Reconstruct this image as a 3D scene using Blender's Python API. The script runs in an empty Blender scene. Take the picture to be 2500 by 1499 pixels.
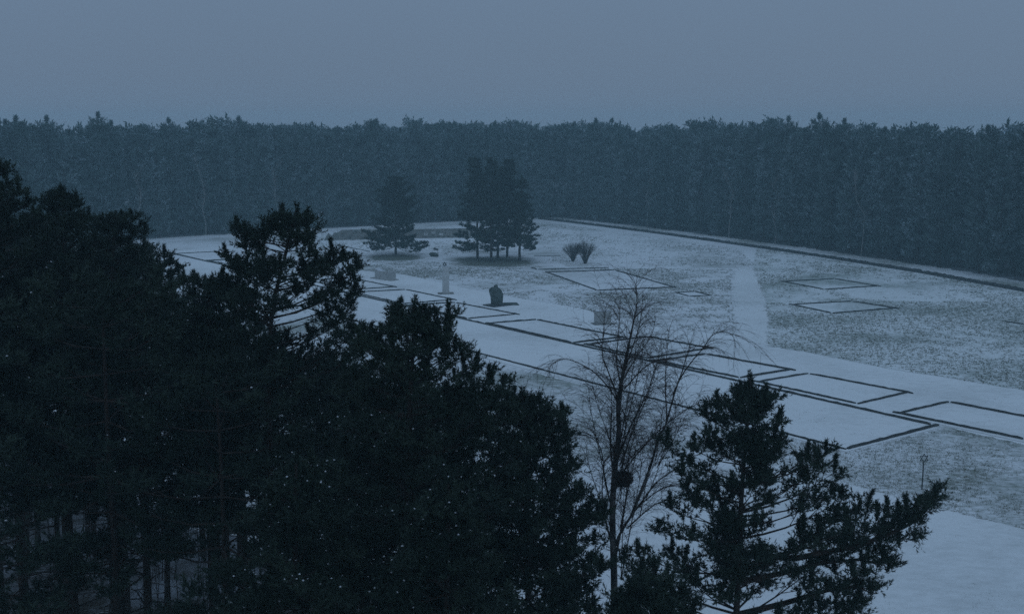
import bpy, math, random
import numpy as np
from mathutils import Vector, Matrix
R = math.radians
random.seed(7); NPR = np.random.RandomState(11)
sc = bpy.context.scene
COL = sc.collection

# ------------------------------------------------------------------ camera
H, F, CX, CY, HOR = 22.0, 2918.0, 1250.0, 749.5, 308.0
TH = math.atan((CY - HOR) / F)
cam_d = bpy.data.cameras.new('camera'); cam = bpy.data.objects.new('camera', cam_d); COL.objects.link(cam)
cam.location = (0, 0, H); cam.rotation_euler = (math.pi / 2 - TH, 0, 0)
cam_d.sensor_width = 36; cam_d.lens = 36 * F / 2500
cam_d.clip_start = 0.1; cam_d.clip_end = 6000
cam_d.dof.use_dof = True; cam_d.dof.focus_distance = 120; cam_d.dof.aperture_fstop = 2.2
sc.camera = cam

# ------------------------------------------------------------------ world: overcast dusk sky, brighter towards the zenith
SUN_EL, SUN_AZ = 6.0, 200.0
w = bpy.data.worlds.new('World'); sc.world = w; w.use_nodes = True
nt = w.node_tree; nt.nodes.clear()
def wn(t): return nt.nodes.new(t)
tc = wn('ShaderNodeTexCoord'); sep = wn('ShaderNodeSeparateXYZ'); nt.links.new(tc.outputs['Generated'], sep.inputs[0])
mx = wn('ShaderNodeMath'); mx.operation = 'MAXIMUM'; nt.links.new(sep.outputs['Z'], mx.inputs[0]); mx.inputs[1].default_value = 0
ma = wn('ShaderNodeMath'); ma.operation = 'MULTIPLY_ADD'; nt.links.new(mx.outputs[0], ma.inputs[0]); ma.inputs[1].default_value = 1.25; ma.inputs[2].default_value = 1.0
no = wn('ShaderNodeTexNoise'); no.inputs['Scale'].default_value = 2.2; no.inputs['Detail'].default_value = 3
nt.links.new(tc.outputs['Generated'], no.inputs['Vector'])
mr = wn('ShaderNodeMapRange'); nt.links.new(no.outputs['Fac'], mr.inputs['Value']); mr.inputs['To Min'].default_value = .94; mr.inputs['To Max'].default_value = 1.06
m2 = wn('ShaderNodeMath'); m2.operation = 'MULTIPLY'; nt.links.new(ma.outputs[0], m2.inputs[0]); nt.links.new(mr.outputs[0], m2.inputs[1])
bg = wn('ShaderNodeBackground'); bg.inputs['Color'].default_value = (.116, .172, .258, 1); nt.links.new(m2.outputs[0], bg.inputs['Strength'])
sky = wn('ShaderNodeTexSky'); sky.sky_type = 'NISHITA'; sky.sun_disc = False; sky.sun_elevation = R(SUN_EL); sky.sun_rotation = R(SUN_AZ)
bg2 = wn('ShaderNodeBackground'); bg2.inputs['Strength'].default_value = .0025; nt.links.new(sky.outputs[0], bg2.inputs['Color'])
ad = wn('ShaderNodeAddShader'); nt.links.new(bg.outputs[0], ad.inputs[0]); nt.links.new(bg2.outputs[0], ad.inputs[1])
wo = wn('ShaderNodeOutputWorld'); nt.links.new(ad.outputs[0], wo.inputs[0])

sun_d = bpy.data.lights.new('sun', 'SUN'); sun = bpy.data.objects.new('sun', sun_d); COL.objects.link(sun)
sun_d.energy = 0.05; sun_d.angle = R(40); sun_d.color = (.80, .90, 1.0)
sun.rotation_euler = (R(35), 0, R(20)); sun.location = (0, 0, 120)

sc.view_settings.view_transform = 'Standard'; sc.view_settings.look = 'None'; sc.view_settings.exposure = 0; sc.view_settings.gamma = 1
sc.view_settings.use_curve_mapping = False
sc.render.engine = 'CYCLES'
sc.cycles.use_denoising = False
try: sc.cycles.denoiser = 'OPENIMAGEDENOISE'
except Exception: pass
sc.cycles.max_bounces = 5; sc.cycles.diffuse_bounces = 3; sc.cycles.glossy_bounces = 1; sc.cycles.volume_bounces = 1
sc.cycles.transparent_max_bounces = 4

# ------------------------------------------------------------------ placing helpers
def ray(x, y):
    u = (x - CX) / F; v = (CY - y) / F
    return Vector((u, math.cos(TH) + v * math.sin(TH), -math.sin(TH) + v * math.cos(TH)))
def G(x, y, z=0.0):            # the point of the ground seen there
    d = ray(x, y); t = (z - H) / d.z
    return Vector((d.x * t, d.y * t, z))
def AT(x, y, Y):               # the point at distance Y
    d = ray(x, y); t = Y / d.y
    return Vector((d.x * t, Y, H + d.z * t))
def proj(p):
    Yc = p[1] * math.cos(TH) - (p[2] - H) * math.sin(TH); Zc = p[1] * math.sin(TH) + (p[2] - H) * math.cos(TH)
    return CX + F * p[0] / Yc, CY - F * Zc / Yc

# ------------------------------------------------------------------ materials
def mat(name, cols, scale=1.0, rough=.9, bump=0.0, bscale=None, detail=6, coord='Object', stops=None, sheen=0, metallic=0):
    m = bpy.data.materials.new(name); m.use_nodes = True; t = m.node_tree; n = t.nodes; L = t.links
    b = n['Principled BSDF']; b.inputs['Roughness'].default_value = rough; b.inputs['Metallic'].default_value = metallic
    b.inputs['Specular IOR Level'].default_value = .25
    c = n.new('ShaderNodeTexCoord'); z = n.new('ShaderNodeTexNoise'); z.inputs['Scale'].default_value = scale; z.inputs['Detail'].default_value = detail
    z.inputs['Roughness'].default_value = .62
    L.new(c.outputs[coord], z.inputs['Vector'])
    r = n.new('ShaderNodeValToRGB'); L.new(z.outputs['Fac'], r.inputs[0]); L.new(r.outputs[0], b.inputs['Base Color'])
    k = len(cols); st = stops or [.3 + .4 * i / max(1, k - 1) for i in range(k)]
    e = r.color_ramp.elements
    while len(e) < k: e.new(.5)
    for i in range(k): e[i].position = st[i]; e[i].color = (*cols[i], 1)
    if bump:
        z2 = n.new('ShaderNodeTexNoise'); z2.inputs['Scale'].default_value = bscale or scale * 4; z2.inputs['Detail'].default_value = 5
        L.new(c.outputs[coord], z2.inputs['Vector'])
        q = n.new('ShaderNodeBump'); q.inputs['Strength'].default_value = bump; q.inputs['Distance'].default_value = .2
        L.new(z2.outputs['Fac'], q.inputs['Height']); L.new(q.outputs[0], b.inputs['Normal'])
    return m
M = {}
M['snow'] = mat('snow', [(.66, .67, .66), (.75, .76, .75), (.80, .81, .79)], .06, .85, .25, 1.4)
M['snow_yard'] = mat('snow_yard', [(.62, .63, .61), (.69, .70, .68), (.75, .76, .73)], .05, .85, .18, 1.8)
M['snow_path'] = mat('snow_path', [(.62, .63, .62), (.69, .70, .68), (.74, .75, .72)], .3, .85, .25, 2.5)
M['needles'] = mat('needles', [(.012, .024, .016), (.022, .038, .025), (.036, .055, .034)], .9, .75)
M['needles_far'] = mat('needles_far', [(.030, .062, .056), (.055, .095, .085), (.095, .14, .125)], .25, .8)  # lightened and blued so the colour carries distant haze
def haze_frost(m, snowc, lo, hi, rand=0.5, amount=1.0):  # pale mix on flat-lying blades: snow dusting, and haze brightness painted in
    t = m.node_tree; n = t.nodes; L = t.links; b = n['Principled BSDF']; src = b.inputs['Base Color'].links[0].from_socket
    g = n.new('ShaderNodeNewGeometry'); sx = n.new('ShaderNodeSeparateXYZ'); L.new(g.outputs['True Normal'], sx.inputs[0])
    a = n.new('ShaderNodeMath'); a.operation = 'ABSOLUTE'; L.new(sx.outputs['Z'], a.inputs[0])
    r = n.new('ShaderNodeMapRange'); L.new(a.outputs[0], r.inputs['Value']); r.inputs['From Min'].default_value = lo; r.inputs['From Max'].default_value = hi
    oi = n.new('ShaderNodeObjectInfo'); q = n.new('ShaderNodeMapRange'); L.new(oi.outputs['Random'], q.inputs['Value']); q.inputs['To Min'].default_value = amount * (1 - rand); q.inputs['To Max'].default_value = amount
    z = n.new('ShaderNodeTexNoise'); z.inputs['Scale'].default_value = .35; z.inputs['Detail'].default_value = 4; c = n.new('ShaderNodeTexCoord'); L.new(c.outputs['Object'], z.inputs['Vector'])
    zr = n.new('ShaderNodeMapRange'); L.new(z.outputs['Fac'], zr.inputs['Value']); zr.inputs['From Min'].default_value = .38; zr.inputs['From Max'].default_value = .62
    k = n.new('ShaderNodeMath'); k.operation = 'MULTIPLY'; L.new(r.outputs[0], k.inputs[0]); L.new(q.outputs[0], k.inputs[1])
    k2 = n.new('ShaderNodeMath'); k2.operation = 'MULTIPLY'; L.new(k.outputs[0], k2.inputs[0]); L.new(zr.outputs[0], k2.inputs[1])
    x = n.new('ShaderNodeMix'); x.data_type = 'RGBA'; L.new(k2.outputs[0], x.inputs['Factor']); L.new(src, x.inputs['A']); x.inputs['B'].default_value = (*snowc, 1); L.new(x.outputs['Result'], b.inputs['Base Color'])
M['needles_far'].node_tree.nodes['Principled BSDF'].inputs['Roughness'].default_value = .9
haze_frost(M['needles_far'], (.50, .60, .66), .30, .70, .6, 1.0)
M['bark'] = mat('bark', [(.02, .016, .013), (.045, .035, .028), (.075, .055, .042)], 3.0, .95, .5, 14)
M['birch_bark'] = mat('birch_bark', [(.02, .02, .02), (.06, .058, .055), (.20, .195, .185)], 3.2, .8, .3, 12, stops=[.40, .5, .62])
M['pale_bark'] = mat('pale_bark', [(.10, .10, .095), (.40, .39, .37)], 2.0, .8)
M['twig'] = mat('twig', [(.035, .026, .022), (.07, .05, .042)], 4.0, .9)
M['snowcap'] = mat('snowcap', [(.50, .52, .53), (.66, .67, .68)], 4.0, .8)
M['edging'] = mat('edging', [(.022, .022, .022), (.05, .048, .045), (.09, .088, .085)], 2.2, .95, .6, 9)
M['grass'] = mat('grass', [(.12, .13, .10), (.20, .20, .15), (.28, .27, .21)], .35, .95)
M['stone'] = mat('stone', [(.12, .12, .11), (.20, .20, .18), (.34, .33, .30)], 1.3, .9, .6, 5)
M['concrete'] = mat('concrete', [(.30, .30, .29), (.38, .38, .36), (.45, .45, .43)], 1.5, .85, .2, 8)
M['pale_concrete'] = mat('pale_concrete', [(.44, .44, .42), (.52, .52, .50), (.60, .60, .58)], 1.4, .8, .15, 8)
M['bronze'] = mat('bronze', [(.035, .05, .045), (.06, .08, .07), (.12, .14, .13)], 2.4, .7, .5, 6)
M['iron'] = mat('iron', [(.02, .02, .022), (.05, .05, .05)], 6, .6, .2)
M['white_paint'] = mat('white_paint', [(.62, .62, .62), (.78, .78, .78)], 3, .5)

def meadow_mat(name, snowc, grassc, lo, hi, sx, sy):
    m = bpy.data.materials.new(name); m.use_nodes = True; t = m.node_tree; n = t.nodes; L = t.links
    b = n['Principled BSDF']; b.inputs['Roughness'].default_value = .9; b.inputs['Specular IOR Level'].default_value = .2
    c = n.new('ShaderNodeTexCoord'); mp = n.new('ShaderNodeMapping'); mp.inputs['Rotation'].default_value = (0, 0, R(20)); mp.inputs['Scale'].default_value = (sx, sy, 1)
    L.new(c.outputs['Object'], mp.inputs[0])
    z = n.new('ShaderNodeTexNoise'); z.inputs['Scale'].default_value = 1.0; z.inputs['Detail'].default_value = 9; z.inputs['Roughness'].default_value = .72
    L.new(mp.outputs[0], z.inputs['Vector'])
    z3 = n.new('ShaderNodeTexNoise'); z3.inputs['Scale'].default_value = .075; z3.inputs['Detail'].default_value = 3; L.new(c.outputs['Object'], z3.inputs['Vector'])
    a = n.new('ShaderNodeMath'); a.operation = 'MULTIPLY_ADD'; L.new(z3.outputs['Fac'], a.inputs[0]); a.inputs[1].default_value = 1.15; a.inputs[2].default_value = -.575
    s = n.new('ShaderNodeMath'); L.new(z.outputs['Fac'], s.inputs[0]); L.new(a.outputs[0], s.inputs[1])
    r = n.new('ShaderNodeMapRange'); L.new(s.outputs[0], r.inputs['Value']); r.inputs['From Min'].default_value = lo; r.inputs['From Max'].default_value = hi
    x = n.new('ShaderNodeMix'); x.data_type = 'RGBA'; L.new(r.outputs[0], x.inputs['Factor']); x.inputs['A'].default_value = (*snowc, 1); x.inputs['B'].default_value = (*grassc, 1)
    L.new(x.outputs['Result'], b.inputs['Base Color'])
    q = n.new('ShaderNodeBump'); q.inputs['Strength'].default_value = .5; q.inputs['Distance'].default_value = .25; L.new(z.outputs['Fac'], q.inputs['Height']); L.new(q.outputs[0], b.inputs['Normal'])
    return m
M['meadow_centre'] = meadow_mat('meadow_centre', (.75, .76, .75), (.38, .39, .36), .44, .80, .8, 1.5)
M['meadow_far'] = meadow_mat('meadow_far', (.74, .75, .74), (.40, .41, .38), .44, .80, .5, 1.0)
M['meadow_right'] = meadow_mat('meadow_right', (.72, .74, .72), (.27, .30, .26), .43, .74, 1.1, 1.7)
M['meadow_low'] = meadow_mat('meadow_low', (.74, .75, .74), (.26, .28, .24), .44, .72, 1.1, 1.7)
M['snow_yard'] = meadow_mat('snow_yard', (.80, .81, .79), (.58, .59, .57), .46, .86, .9, 1.6)
M['snow_path'] = meadow_mat('snow_path', (.77, .78, .76), (.55, .56, .54), .44, .84, 1.2, 1.8)
M['bare'] = meadow_mat('bare', (.30, .31, .28), (.10, .10, .07), .30, .62, .5, .8)
M['litter_shaded'] = meadow_mat('litter_shaded', (.26, .28, .30), (.05, .045, .035), .34, .60, .5, .5)  # sparse snow on needles; the dark tone also paints in canopy shade

# ------------------------------------------------------------------ object helpers
def link(name, me, m, parent=None, loc=None):
    o = bpy.data.objects.new(name, me); COL.objects.link(o)
    if m is not None and not me.materials: me.materials.append(m)
    if parent: o.parent = parent
    if loc is not None: o.location = loc
    return o
def mesh_np(name, V, Fc):
    V = np.asarray(V, np.float32); Fc = np.asarray(Fc, np.int32); k = Fc.shape[1]
    me = bpy.data.meshes.new(name); me.vertices.add(len(V)); me.vertices.foreach_set('co', V.ravel())
    me.loops.add(Fc.size); me.loops.foreach_set('vertex_index', Fc.ravel())
    me.polygons.add(len(Fc)); me.polygons.foreach_set('loop_start', np.arange(0, Fc.size, k, dtype=np.int32))
    try: me.polygons.foreach_set('loop_total', np.full(len(Fc), k, np.int32))
    except Exception: pass
    me.update(calc_edges=True); me.validate(); return me
def mesh_py(name, V, Fc):
    me = bpy.data.meshes.new(name); me.from_pydata([tuple(v) for v in V], [], Fc); me.update(); return me
def tag(o, label=None, cat=None, group=None, kind=None):
    if label: o['label'] = label
    if cat: o['category'] = cat
    if group: o['group'] = group
    if kind: o['kind'] = kind
    return o
def empty(name, loc, rz=0):
    o = bpy.data.objects.new(name, None); COL.objects.link(o); o.location = loc; o.rotation_euler = (0, 0, rz); o.empty_display_size = .3; return o

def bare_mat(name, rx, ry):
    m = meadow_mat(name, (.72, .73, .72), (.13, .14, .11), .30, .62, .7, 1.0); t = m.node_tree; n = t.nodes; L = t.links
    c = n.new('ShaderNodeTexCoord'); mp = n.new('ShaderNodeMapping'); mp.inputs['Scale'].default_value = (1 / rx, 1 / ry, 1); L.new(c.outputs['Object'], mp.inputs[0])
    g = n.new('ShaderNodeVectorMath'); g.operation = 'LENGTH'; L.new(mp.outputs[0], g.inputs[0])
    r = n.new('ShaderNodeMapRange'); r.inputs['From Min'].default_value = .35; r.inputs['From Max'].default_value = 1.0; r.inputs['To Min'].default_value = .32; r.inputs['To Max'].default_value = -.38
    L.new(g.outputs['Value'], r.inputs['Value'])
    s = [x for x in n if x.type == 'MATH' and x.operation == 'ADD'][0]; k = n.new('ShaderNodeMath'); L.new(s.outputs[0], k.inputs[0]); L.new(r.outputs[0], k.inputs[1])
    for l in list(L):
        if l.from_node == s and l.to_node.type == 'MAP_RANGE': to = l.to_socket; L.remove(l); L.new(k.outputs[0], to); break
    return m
def rnd_poly(pts, jit, step, seed):           # closed outline with an uneven edge
    rg = random.Random(seed); out = []
    n = len(pts)
    for i in range(n):
        a, b = Vector(pts[i]), Vector(pts[(i + 1) % n]); d = (b - a).length; k = max(1, int(d / step))
        nx = Vector((-(b - a).y, (b - a).x)); nx = nx / max(nx.length, 1e-6)
        for j in range(k):
            q = a + (b - a) * (j / k)
            if j: q += nx * rg.gauss(0, jit) * min(1, .5 + d / 60)
            out.append(q)
    return out
def sheet(name, pts, z, m, kind='structure', jit=.0, step=1.5, seed=1):
    P = rnd_poly([(p[0], p[1]) for p in pts], jit, step, seed) if jit else [Vector((p[0], p[1])) for p in pts]
    import bmesh
    bm = bmesh.new(); vs = [bm.verts.new((p.x, p.y, z)) for p in P]; es = [bm.edges.new((vs[i], vs[(i + 1) % len(vs)])) for i in range(len(vs))]
    bmesh.ops.triangle_fill(bm, edges=es, use_beauty=True, normal=(0, 0, 1))
    for f in bm.faces:
        if f.normal.z < 0: f.normal_flip()
    me = bpy.data.meshes.new(name); bm.to_mesh(me); bm.free()
    o = link(name, me, m); tag(o, kind=kind); return o

# ------------------------------------------------------------------ ground
sheet('snow_ground', [(-2500, -400), (2500, -400), (2500, 5000), (-2500, 5000)], 0, M['snow'])
S = lambda L: [G(*p) for p in L]
wall_px = [(1316, 535), (1450, 551), (1600, 570), (1800, 598), (2000, 627), (2250, 667), (2500, 712), (2700, 750)]
WALL = [G(*p) for p in wall_px]
def off(P, d):
    out = []
    for i, p in enumerate(P):
        a = P[max(0, i - 1)]; b = P[min(len(P) - 1, i + 1)]; t = (b - a).normalized(); out.append(Vector((p.x - t.y * d, p.y + t.x * d, 0)))
    return out
far_edge = [G(*p) for p in [(-300, 640), (100, 606), (350, 584), (620, 567), (880, 553), (1100, 541), (1316, 530)]]
# forest floors (fallen needles with little snow, colour darkened for canopy shade)
FW = off(WALL, 7.5)
sheet('far_forest_floor', [far_edge[0] + Vector((-60, -20, 0))] + far_edge + FW + [Vector((300, 100, 0)), Vector((300, 520, 0)), Vector((-260, 520, 0)), Vector((-260, 150, 0))], .004, M['litter_shaded'], jit=.5, seed=3)
nf = [(-90, -20), (-90, 120), (-52, 104), (-34, 82), (-20, 66), (-9, 57), (-1, 50), (3.5, 40), (6, 30), (6.0, 12), (10, -20)]
sheet('near_forest_floor', nf, .004, M['litter_shaded'], jit=.5, seed=4)
sheet('track', [tuple(p[:2]) for p in off(WALL, .5)] + [tuple(p[:2]) for p in off(WALL, 7.2)][::-1], .008, M['meadow_low'], jit=.35, step=.6, seed=12)
# far rough grass beyond the yard
sheet('far_meadow', S([(300, 640), (300, 600), (640, 572), (880, 558), (1100, 546), (1320, 541), (1600, 577), (1800, 606), (1850, 655), (1790, 656), (1400, 652), (1320, 635), (1100, 634), (950, 630), (870, 602), (700, 595), (520, 603), (430, 612)]), .006, M['meadow_far'], jit=.4, seed=5)
MA = S([(700, 618), (850, 612), (900, 634), (1100, 643), (1310, 650), (1400, 655), (1790, 658), (1784, 698), (1793, 783), (1799, 823), (1788, 820), (1675, 806), (1547, 786), (1416, 753), (1232, 722), (1105, 697), (991, 671), (878, 660), (780, 640)])
sheet('centre_meadow', MA, .010, M['meadow_centre'], jit=.3, step=.5, seed=6)
MR = S([(1840, 652), (1848, 606), (2000, 629), (2250, 669), (2500, 714), (2760, 764), (2800, 1020), (2500, 953), (2394, 936), (2281, 917), (2168, 900), (2055, 877), (1970, 860), (1876, 846), (1868, 823), (1876, 783), (1862, 726), (1847, 675)])
sheet('right_meadow', MR, .014, M['meadow_right'], jit=.3, step=.5, seed=7)
ML = S([(700, 744), (843, 790), (1134, 866), (1600, 986), (2066, 1106), (2292, 1048), (2210, 1020), (2500, 1086), (2800, 1150), (2800, 1370), (2500, 1293), (2305, 1246), (2160, 1207), (2010, 1168), (1850, 1128), (1700, 1098), (1500, 1110), (1380, 1150), (1200, 1100), (900, 950), (640, 800)])
sheet('lower_meadow', ML, .018, M['meadow_low'], jit=.2, step=.5, seed=8)
# cleared snow of the long yard strip, and its paths
YARD = S([(380, 640), (500, 640), (1000, 660), (878, 662), (991, 673), (1105, 699), (1232, 724), (1416, 755), (1547, 788), (1675, 808), (1788, 822), (1876, 848), (1970, 862), (2168, 902), (2394, 938), (2500, 955), (2800, 1022), (2800, 1146), (2500, 1082), (2210, 1018), (2290, 1046), (2066, 1103), (1600, 984), (1134, 862), (843, 784), (421, 668)])
sheet('yard', S([(878, 661), (991, 672), (1105, 698), (1232, 723), (1416, 754), (1547, 787), (1675, 807), (1788, 821), (1876, 847), (1970, 861), (2168, 901), (2394, 937), (2500, 954), (2790, 1019), (2790, 1144), (2500, 1080), (2205, 1017), (2290, 1046), (2066, 1103), (1600, 984), (1134, 862), (843, 784), (421, 668), (380, 640), (500, 640), (700, 648)]), .022, M['snow_yard'])
sheet('path', S([(1800, 824), (1795, 783), (1786, 698), (1793, 672), (1804, 652), (1838, 655), (1850, 680), (1864, 726), (1878, 783), (1872, 823), (1878, 850)]), .026, M['snow_path'], jit=.3, step=.45, seed=9)
sheet('lower_path', S([(1850, 1126), (2010, 1166), (2160, 1205), (2305, 1245), (2500, 1292), (2800, 1368), (2900, 1900), (1500, 1900), (1480, 1200)]), .024, M['snow_yard'], jit=.16, step=.4, seed=10)

# ------------------------------------------------------------------ haze
hv = [(x, y, z) for z in (-1.0, 27.5) for x, y in ((-330, -150), (330, -150), (330, 540), (-330, 540))]
hz = link('haze', mesh_py('haze', hv, [(0, 3, 2, 1), (4, 5, 6, 7), (0, 1, 5, 4), (1, 2, 6, 5), (2, 3, 7, 6), (3, 0, 4, 7)]), None); tag(hz, kind='stuff')
hm = bpy.data.materials.new('haze'); hm.use_nodes = True; hm.node_tree.nodes.clear()
pv = hm.node_tree.nodes.new('ShaderNodeVolumePrincipled'); ho = hm.node_tree.nodes.new('ShaderNodeOutputMaterial')
pv.inputs['Density'].default_value = .00088; pv.inputs['Color'].default_value = (.66, .95, 1.0, 1); pv.inputs['Anisotropy'].default_value = .1
hm.node_tree.links.new(pv.outputs[0], ho.inputs['Volume']); hz.data.materials.append(hm)

# ------------------------------------------------------------------ tubes and tufts (vectorised)
def tubes(name, segs, sides=5):
    A = np.array([list(s[0]) + list(s[1]) + [s[2], s[3]] for s in segs], np.float64)
    p0, p1, r0, r1 = A[:, :3], A[:, 3:6], A[:, 6], A[:, 7]
    d = p1 - p0; l = np.linalg.norm(d, axis=1, keepdims=True) + 1e-9; d /= l
    ref = np.where(np.abs(d[:, 2:3]) > .9, np.array([[1., 0, 0]]), np.array([[0, 0, 1.]]))
    u = np.cross(d, ref); u /= np.linalg.norm(u, axis=1, keepdims=True) + 1e-9; v = np.cross(d, u)
    n = len(A); V = np.zeros((n, 2 * sides, 3))
    for k in range(sides):
        a = 2 * math.pi * k / sides; q = u * math.cos(a) + v * math.sin(a)
        V[:, k] = p0 + q * r0[:, None]; V[:, sides + k] = p1 + q * r1[:, None]
    base = np.arange(n)[:, None] * 2 * sides; Fc = []
    for k in range(sides):
        k2 = (k + 1) % sides; Fc.append(np.concatenate([base + k, base + k2, base + sides + k2, base + sides + k], 1))
    return mesh_np(name, V.reshape(-1, 3), np.concatenate(Fc, 0))
def tufts(shoots, nb, blade, width, rg, a0=34, a1=70):
    A = np.array([list(s[0]) + list(s[1]) + [s[2]] for s in shoots], np.float64)
    n = len(A); P, D, L = A[:, :3], A[:, 3:6], A[:, 6]
    D = D / (np.linalg.norm(D, axis=1, keepdims=True) + 1e-9)
    D = np.repeat(D, nb, 0); P = np.repeat(P, nb, 0); L = np.repeat(L, nb)
    N = n * nb; t = rg.uniform(0, 1, N)
    rv = rg.normal(size=(N, 3)); pr = rv - D * (rv * D).sum(1, keepdims=True); pr /= np.linalg.norm(pr, axis=1, keepdims=True) + 1e-9
    al = np.radians(rg.uniform(a0, a1, N) * (1.15 - .6 * t ** 2))
    bd = D * np.cos(al)[:, None] + pr * np.sin(al)[:, None]
    side = np.cross(bd, rg.normal(size=(N, 3))); side /= np.linalg.norm(side, axis=1, keepdims=True) + 1e-9
    b0 = P + D * (L * t)[:, None]; bl = blade * rg.uniform(.7, 1.2, N); wd = width * rg.uniform(.7, 1.3, N)
    V = np.stack([b0 - side * wd[:, None] * .5, b0 + side * wd[:, None] * .5, b0 + bd * bl[:, None]], 1).reshape(-1, 3)
    return V, np.arange(N * 3).reshape(-1, 3)
def caps(pts, size, rg):                      # small lumps of snow
    P = np.array(pts, np.float64); n = len(P); s = size * rg.uniform(.6, 1.5, n)
    V = np.zeros((n, 5, 3)); an = rg.uniform(0, 6.28, n)
    for k in range(4):
        a = an + k * math.pi / 2; q = rg.uniform(.7, 1.2, n)
        V[:, k] = P + np.stack([np.cos(a) * s * q, np.sin(a) * s * q, -.15 * s], 1)
    V[:, 4] = P + np.stack([0 * s, 0 * s, .55 * s], 1)
    b = np.arange(n)[:, None] * 5; Fc = np.concatenate([np.concatenate([b + k, b + (k + 1) % 4, b + 4], 1) for k in range(4)], 0)
    return V.reshape(-1, 3), Fc

class Tree:
    def __init__(s, seed): s.rg = random.Random(seed); s.seg = []; s.sh = []; s.cap = []; s.capseg = []; s.dead = []
def bez(a, c, b, n): return [a * (1 - t) ** 2 + c * 2 * t * (1 - t) + b * t * t for t in [i / n for i in range(n + 1)]]
UP = Vector((0, 0, 1))
def limb(T, a, b, r, q, t0=.3, sag=.18, dens=1.0, sec=.42, snow=.0, lift=.35):
    """one limb from a to b with side branches and needle shoots; q = coarseness"""
    rg = T.rg; L = (b - a).length
    mid = a.lerp(b, .55); c = mid + Vector((rg.uniform(-.06, .06) * L, rg.uniform(-.06, .06) * L, -sag * L))
    n = max(2, int(L / (.5 * q))); P = bez(a, c, b, n)
    for i in range(n): T.seg.append((P[i], P[i + 1], r * (1 - .85 * i / n), r * (1 - .85 * (i + 1) / n)))
    step = (.36 if q <= 2.1 else .26) * q / dens; k = max(2, int(L * (1 - t0) / step)); sd = rg.choice((-1, 1))
    for j in range(k + 1):
        t = t0 + (1 - t0) * (j + rg.uniform(0, .6)) / (k + .6)
        i = min(n - 1, int(t * n)); f = t * n - i; p = P[i].lerp(P[i + 1], f); tg = (P[i + 1] - P[i]).normalized()
        sd = -sd; ang = sd * R(rg.uniform(25, 75)); h = Vector((tg.x, tg.y, 0))
        if h.length < .1: h = Vector((math.cos(ang * 3), math.sin(ang * 3), 0))
        h.normalize(); h = Matrix.Rotation(ang, 3, 'Z') @ h
        d = (h + UP * rg.uniform(-.1, .55) + tg * .35).normalized()
        sl = min(1.5, max(.28 * q, sec * L * (1.05 - t) * rg.uniform(.35, 1.15) + .2))
        e = p + d * sl + UP * sl * rg.uniform(.05, .3)
        T.seg.append((p, e, max(.006, .012 * q ** .5), .004))
        if q <= 2.1:                              # needle clumps: domes of upright shoots at the ends of the side branches
            for (cp, n_s, sp_) in ((e, 9, 1.0), (p.lerp(e, .55), 4, .8)):
                for u in range(n_s):
                    dd = Vector((rg.gauss(0, 1), rg.gauss(0, 1), rg.gauss(0, .55))).normalized() * .95 + UP * .75 + d * .25
                    ln_ = rg.uniform(.15, .30) * q ** .8 * sp_
                    T.sh.append((cp + Vector((rg.gauss(0, .05), rg.gauss(0, .05), rg.gauss(0, .03))) * q, dd, ln_))
                    if snow and rg.random() < snow * .4 * (1.8 if rg.random() < .3 else .6): T.cap.append(cp + dd.normalized() * (ln_ + .04) + UP * .02)
            continue
        m = max(1, int(sl / (.10 * q)))
        for u in range(m + 1):
            tt = .3 + .7 * ((u + rg.random() * .5) / (m + .3)) ** .75
            pp = p.lerp(e, min(1, tt)); dd = d * rg.uniform(.1, .9) + UP * rg.uniform(lift - .1, lift + .9) + Vector((rg.gauss(0, .45), rg.gauss(0, .45), 0))
            T.sh.append((pp, dd, rg.uniform(.16, .34) * q ** .8))
            if snow and rg.random() < snow: T.cap.append(pp + dd.normalized() * .12 * q ** .6 + UP * .03)
    if q == 1.0:                              # a finger of needles standing at the tip
        tx = Vector((rg.gauss(0, .12), rg.gauss(0, .12), 1)).normalized(); n_f = rg.choice((3, 5, 6, 7))
        for u in range(n_f):
            for v in range(3): T.sh.append((P[-1] + tx * (.055 * u), tx + Vector((rg.gauss(0, .22), rg.gauss(0, .22), 0)), .14))
    for u in range(4):                        # upright shoots at the tip
        dd = (P[-1] - P[-2]).normalized() * .7 + UP * rg.uniform(.2, .9) + Vector((rg.gauss(0, .25), rg.gauss(0, .25), 0))
        T.sh.append((P[-1] - dd.normalized() * .05, dd, rg.uniform(.24, .42) * q ** .8))
    return P
def leader(T, top, q, n=9, h=.7):
    for u in range(n):
        z = h * u / n
        for v in range(3):
            a = T.rg.uniform(0, 6.28); T.sh.append((top - UP * z, Vector((math.cos(a) * (.25 + z * .8), math.sin(a) * (.25 + z * .8), 1)), .2 * q ** .8))
def trunk(T, P, r0, r1):
    za, zb_ = P[0].z, P[-1].z
    rr = lambda p: r0 + (r1 - r0) * (p.z - za) / (zb_ - za)
    for i in range(len(P) - 1):
        k = max(1, int((P[i + 1] - P[i]).length / 2.5))
        for j in range(k):
            a, b = P[i].lerp(P[i + 1], j / k), P[i].lerp(P[i + 1], (j + 1) / k); T.seg.append((a, b, rr(a), rr(b)))
def along(P, z):
    for i in range(len(P) - 1):
        if P[i].z <= z <= P[i + 1].z: return P[i].lerp(P[i + 1], (z - P[i].z) / max(1e-6, P[i + 1].z - P[i].z))
    return P[-1] if z > P[-1].z else P[0]
def stuff(o): o['kind'] = 'stuff'; return o
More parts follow.
